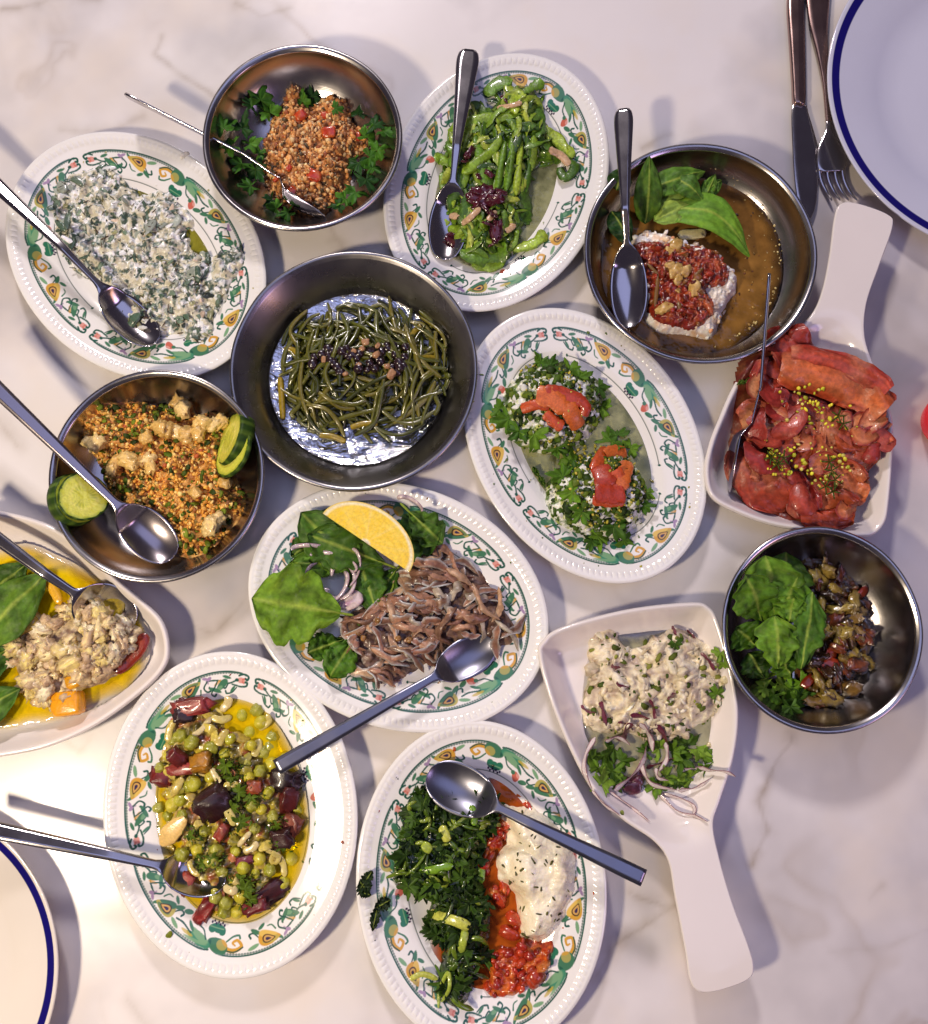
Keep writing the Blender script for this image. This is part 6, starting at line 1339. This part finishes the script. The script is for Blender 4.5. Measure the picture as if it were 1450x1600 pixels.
for i, (x, y, s, a, sh) in enumerate([(1278, 905, 38, 50, (1.2, .7, .35)), (1292, 893, 30, 0, (1, .8, .35)), (1290, 877, 22, 10, (1, .7, .4)), (1310, 950, 38, 10, (1.2, .6, .35)), (1335, 940, 38, -60, (1.3, .55, .4)), (1333, 965, 30, 10, (1, .8, .4)), (1282, 965, 46, 80, (1.3, .6, .35)), (1288, 995, 48, 60, (1.2, .7, .35)), (1275, 955, 36, 80, (1.4, .5, .35)), (1310, 985, 42, 40, (1.2, .8, .4)), (1310, 1000, 36, 80, (1.3, .5, .4)), (1330, 985, 36, 20, (1.1, .8, .4)), (1330, 1020, 36, 60, (1.1, .8, .4)), (1348, 1035, 34, 30, (1.1, .8, .35)), (1322, 1028, 26, 0, (1, .8, .4)), (1280, 1058, 34, 80, (1.2, .7, .4)), (1298, 1092, 36, 30, (1.1, .9, .4)), (1270, 1095, 32, 0, (1.2, .6, .45)), (1275, 1012, 24, 70, (1.4, .4, .3)), (1305, 920, 26, 30, (1.1, .6, .4)), (1345, 955, 24, 0, (1, .7, .4)), (1285, 940, 26, 90, (1.2, .5, .4)), (1295, 1072, 22, 90, (1.2, .5, .4))]):
    chunk('garlic_slice', x, y, s * .85, fN, [(176, 152, 66), (156, 132, 56), (144, 114, 54)][i % 3], M_WET, (sh[0], sh[1], .28), box=.15, ang=-a, seed=i + 60, lift=.004, label='glossy golden garlic slice on the dark tomato mix', cat='garlic', group='golden garlic slices in the right bowl', jit=.4, tilt=.5, col2=(116, 92, 36), fr=3.4)
for i, (p, w) in enumerate([([(1275, 1050), (1300, 1040), (1318, 1045)], .014), ([(1290, 1020), (1305, 1028)], .015), ([(1256, 1060), (1268, 1070)], .014), ([(1258, 895), (1268, 905)], .013), ([(1345, 920), (1352, 930)], .013)]):
    ribbon('red_tomato_strip', spath(p, fN, .004, 6), w, .003, C(150, 44, 16), M_WET, 'translucent red tomato strip in the dark mix', 'tomato', 'red tomato strips in the right bowl', taper=.2, cap=.4, nz=.2)
fNl = lambda X, Y: np.maximum(VN.h(X, Y), .018)
LN = [((1210, 975), (1195, 868), 96, (82, 130, 42), .012, 'tall upper rocket leaf at the left of the bowl', 1), ((1225, 960), (1228, 862), 76, (66, 108, 36), .006, 'dark rocket leaf behind the upper one', 2), ((1190, 970), (1160, 900), 70, (74, 120, 38), .014, 'rocket leaf at the upper left wall', 3), ((1212, 968), (1245, 900), 76, (80, 130, 42), .020, 'topmost bright rocket leaf', 4), ((1215, 1045), (1210, 962), 64, (92, 142, 50), .024, 'front light rocket leaf in the middle of the bunch', 5), ((1250, 1045), (1268, 925), 52, (66, 114, 40), .022, 'narrow rolled rocket leaf beside the garlic', 6), ((1180, 1010), (1150, 980), 56, (62, 106, 34), .010, 'low rocket leaf at the left wall', 7), ((1195, 1060), (1168, 1020), 50, (40, 76, 26), .006, 'shaded rocket leaf at the lower left', 8), ((1235, 1060), (1215, 1020), 44, (72, 118, 38), .014, 'small rocket leaf below the front one', 9), ((1230, 975), (1240, 930), 50, (88, 138, 46), .024, 'small bright fold at the centre of the bunch', 10)]
for b, t, w, c, l, lb, sd in LN:
    leaf('rocket_leaf', b, t, w, fNl, 'rocket', l, tuple(int(v * .86) for v in c), lb, 'leaf', 'rocket leaves in the right bowl', fold=.14, rip=.0018, seed=sd, curl=.14)
for i, (x, y, s, a) in enumerate([(1238, 1075, 44, 240), (1245, 1095, 40, 260), (1225, 1070, 36, 200), (1250, 1065, 40, 300), (1235, 1105, 34, 270), (1195, 1075, 30, 200), (1210, 1085, 34, 230), (1250, 1085, 34, 0), (1200, 1060, 34, 170)]):
    herb('rocket_frill', x, y, s, a, VN.h, .007, [(86, 132, 40), (56, 92, 30), (110, 150, 56)][i % 3], 'frilly small green leaf under the rocket bunch', 'frilly leaves below the rocket bunch', 4, i + 170, .4)

# ================================================================= cutlery and candle at the right
def flat_part(name, outline, z, th, parent, mat, zf=None, n=6):
    "thin rounded slab from an outline in photo pixels"
    P = smooth_poly([tuple(px(x, y, z)[:2]) for x, y in outline], n); c = P.mean(0); m = len(P)
    A = None; k = len(P) // 2
    Q = (P + P[::-1]) / 2 if False else c + (P - c) * .0
    # middle line of a long outline: pair the points across it
    d = P - c; u = np.linalg.svd(d)[2][0]; s = d @ u; mid = c + s[:, None] * u * .96
    v = d - s[:, None] * u
    rows = []
    for f, zz in [(0.0, -th * .5), (.94, -th * .5), (1, -th * .2), (1, th * .2), (.93, th * .5), (.6, th * .58), (0.0, th * .62)]:
        p = mid + (P - mid) * f; rows.append(np.column_stack([p, np.full(m, z + zz)]))
    return obj(name, np.array(rows), gridf(7, m, cu=True), None, mat, parent=parent)


kn = bpy.data.objects.new('table_knife', None); link(kn); kn.location = px(1255, 150, 0); tag(kn, 'steel table knife pointing down between the fork and the basil bowl', 'knife', 'cutlery at the top right')
flat_part('handle', [(1226, -90), (1232, -40), (1229, 10), (1233, 70), (1237, 130), (1239, 160), (1247, 164), (1257, 163), (1258, 130), (1257, 60), (1256, 0), (1262, -60), (1260, -90)], .006, .006, kn, M_KNIFE := steelmat('amber_reflection_steel', (.46, .31, .27), .24, False))  # amber reflection put into the base colour of the steel handles
flat_part('blade', [(1238, 165), (1238, 230), (1242, 290), (1250, 330), (1262, 345), (1272, 330), (1277, 300), (1279, 240), (1276, 220), (1264, 180), (1258, 164)], .005, .0016, kn, M_SPOON)
fk = bpy.data.objects.new('table_fork', None); link(fk); fk.location = px(1295, 150, 0); tag(fk, 'steel table fork, tines down the table, half under the rim of the blue-rimmed plate', 'fork', 'cutlery at the top right')
flat_part('handle', [(1262, -90), (1258, -30), (1263, 30), (1275, 80), (1285, 130), (1290, 185), (1292, 192), (1298, 192), (1299, 180), (1296, 120), (1293, 60), (1296, 0), (1300, -60), (1290, -90)], .007, .003, fk, M_KNIFE)
flat_part('head', [(1291, 190), (1289, 205), (1279, 228), (1276, 245), (1277, 262), (1284, 268), (1300, 268), (1316, 266), (1322, 258), (1322, 244), (1312, 225), (1300, 205), (1298, 190)], .0075, .002, fk, M_SPOON)
for i in range(4):
    x0 = 1280 + i * 12; x1 = 1300 + i * 13
    p = smooth_path([px(x0, 258, .007), px(x0 + 3, 280, .0055), px(x0 + 12, 300, .005), px(x1, 313, .0075)], 5)
    V, Fq, c = ribbon_arr(p, [.0042, .004, .0034, .0018], .0018, C(200, 200, 200), 8, taper=.1, cap=.5)
    obj('tine', V, Fq, None, M_SPOON, parent=fk)

cd = bpy.data.objects.new('candle_holder', None); link(cd); q = px(1472, 664, 0); cd.location = q; tag(cd, 'glowing red round candle glass cut off by the right edge', 'candle')
mr_, nt, b = newmat('red_glass'); b.inputs['Base Color'].default_value = (*C(214, 8, 14), 1); b.inputs['Roughness'].default_value = .25; b.inputs['Emission Color'].default_value = (1, .01, .015, 1); b.inputs['Emission Strength'].default_value = .22
nn = nt.nodes.new('ShaderNodeTexNoise'); nn.inputs['Scale'].default_value = 60; bb = nt.nodes.new('ShaderNodeBump'); bb.inputs['Strength'].default_value = .2; bb.inputs['Distance'].default_value = .002; nt.links.new(nn.outputs[0], bb.inputs['Height']); nt.links.new(bb.outputs[0], b.inputs['Normal'])
prof = [(.0005, .004), (.012, .005), (.021, .012), (.026, .026), (.0245, .041), (.0215, .047), (.0225, .048), (.0262, .042), (.0285, .026), (.024, .008), (.017, 0), (.0005, 0)]
o = lathe('glass', 0, 0, prof, mr_, 64, wob=.01); o.parent = cd
wx = vmat('red_wax', .4, 200, .1, .2, 200, .001, .3)
o = lathe('wax', 0, 0, [(.0005, .006), (.019, .012), (.0238, .024), (.023, .034), (.012, .033), (.0005, .0325)][::-1], wx, 48, cols=np.tile(C(206, 20, 20), (6 * 48, 1))); o.parent = cd
o = lathe('wick', 0, 0, [(.0008, .032), (.0008, .040), (.0003, .0405)], M_FOOD, 8, cols=np.tile(C(30, 20, 16), (24, 1))); o.parent = cd

# crumbs of food and drops on the table
sprinkle('table_crumb', [(545, 1325), (905, 1270)], lambda X, Y: X * 0, (5, 8), [(90, 80, 60)], 'tiny dark crumb on the marble table', 'crumb', 'tiny crumbs on the table')
chunk('water_drop', 288, 243, 14, VA.h, (226, 218, 208), M_FRUIT, (1.2, .6, .25), label='pale drop of yogurt on the upper rim of the yogurt-greens plate', cat='yogurt drop', ang=35)


# drips and specks on the printed borders
for v_, nm, n, pl_ in [(VA, 'yogurt and greens', 26, [((150, 156, 140), 2), ((80, 84, 60), 2), ((236, 232, 222), 2)]), (VC, 'bright green shoots', 22, [((90, 120, 44), 3), ((196, 196, 130), 2)]), (VG, 'cheese balls', 34, [((160, 150, 48), 3), ((70, 96, 36), 3)]),
                       (VJ, 'anchovies', 20, [((140, 110, 80), 2), ((80, 100, 40), 1)]), (VK, 'peas', 30, [((180, 160, 30), 3), ((70, 94, 34), 2), ((150, 50, 30), 1)]), (VL, 'dark greens', 34, [((40, 60, 26), 3), ((190, 80, 30), 2)])]:
    a = R.rand(n) * 6.28; q = 1 - R.rand(n) ** 1.5 * .42; c, s_ = math.cos(v_.rot), math.sin(v_.rot)
    P_ = np.stack([v_.cx + v_.a * q * .93 * np.cos(a) * c - v_.b * q * .93 * np.sin(a) * s_, v_.cy + v_.a * q * .93 * np.cos(a) * s_ + v_.b * q * .93 * np.sin(a) * c], -1)
    crumbs('food_specks', v_, n, (.0004, .0015), pal(pl_), M_WET, (1.3, .9, .3), lift=.1, flat=True, pts=P_, label='tiny specks and drips on the border of the plate of ' + nm, cat='specks')


# ---------------------------------------------------------------- labels that tell alike things apart by where they lie
ORD = ['topmost', 'second from the top', 'third from the top', 'fourth from the top', 'fifth from the top', 'sixth from the top', 'seventh from the top', 'eighth from the top', 'ninth from the top', 'tenth from the top', 'eleventh from the top', 'twelfth from the top', 'thirteenth from the top', 'fourteenth from the top', 'fifteenth from the top', 'lowest']


def place_labels(group, noun, cols=1, names=('left', 'right')):
    its = [o for o in COL.objects if o.get('group') == group]
    its.sort(key=lambda o: o.location.x)
    k = -(-len(its) // cols)
    for j in range(cols):
        part = sorted(its[j * k:(j + 1) * k], key=lambda o: -o.location.y)
        for i, o in enumerate(part):
            w = 'lowest' if i == len(part) - 1 and i else ORD[min(i, 14)]
            side = (' in the ' + names[j] + (' half' if cols == 2 else ' third')) if cols > 1 else ''
            o['label'] = (noun + ', ' + w + side)[:110]


N3 = ('left', 'middle', 'right')
place_labels('parsley leaves in the upper left bowl', 'flat parsley leaf round the brown bulgur', 3, N3)
place_labels('parsley leaves on the cheese balls', 'parsley leaf on the herbed cheese balls', 2)
place_labels('bright green stems on the upper middle plate', 'glossy bright green shoot on the flowered plate', 2)
place_labels('dark red pieces among the green stems', 'dark red piece among the green shoots', 2)
place_labels('pale pink strips among the green stems', 'pale pink strip over the green shoots')
place_labels('yellowish stems in the samphire heap', 'thick yellowish samphire stalk')
place_labels('garlic bits on the samphire', 'small tan garlic bit on the samphire')
place_labels('tomato pieces in the brown bulgur', 'small red tomato piece in the brown bulgur')
place_labels('nut pieces on the tomato-covered cheese', 'tan nut piece on the tomato-covered cheese')
place_labels('thin stalks in the tomato topping', 'thin brown stalk in the tomato topping')
place_labels('walnut pieces on the orange bulgur', 'pale walnut piece on the orange bulgur', 2)
place_labels('roasted pepper pieces on the upper left ball', 'roasted red pepper piece on the upper left cheese ball')
place_labels('roasted pepper pieces on the lower right ball', 'roasted red pepper piece on the lower right cheese ball')
place_labels('onion rings beside the lemon', 'thin pale onion ring on the rocket leaves')
place_labels('peppercorns in the anchovy heap', 'brown peppercorn in the anchovy heap')
place_labels('onion strips among the peas', 'translucent onion strip among the peas', 2)
place_labels('dill tufts on the peas', 'dark green dill tuft on the peas', 2)
place_labels('pale stalks over the dark greens', 'pale stalk over the dark cooked greens')
place_labels('red onion slivers in the lower handled dish', 'purple-edged onion sliver on the creamy salad', 3, N3)
place_labels('parsley leaves on the creamy salad', 'parsley leaf at the creamy salad', 2)
place_labels('dark purple onion bits', 'dark purple onion bit below the creamy salad')
place_labels('stray salad bits', 'small stray salad bit on the porcelain')
place_labels('golden garlic slices in the right bowl', 'golden garlic slice on the dark tomato mix', 2)
place_labels('red tomato strips in the right bowl', 'translucent red tomato strip in the dark mix')
place_labels('frilly leaves below the rocket bunch', 'frilly small leaf below the rocket bunch')
place_labels('thin curled fish shavings', 'thin curled shaving of cured fish')
place_labels('tiny crumbs on the table', 'tiny dark crumb on the marble')
n_ = 0
for o in COL.objects:       # sixteen spots of fine dill: one label each
    if o.name.startswith('dill_bits'):
        o['label'] = 'fine dill bits scattered on the peas, ' + ORD[min(n_, 15)]; n_ += 1
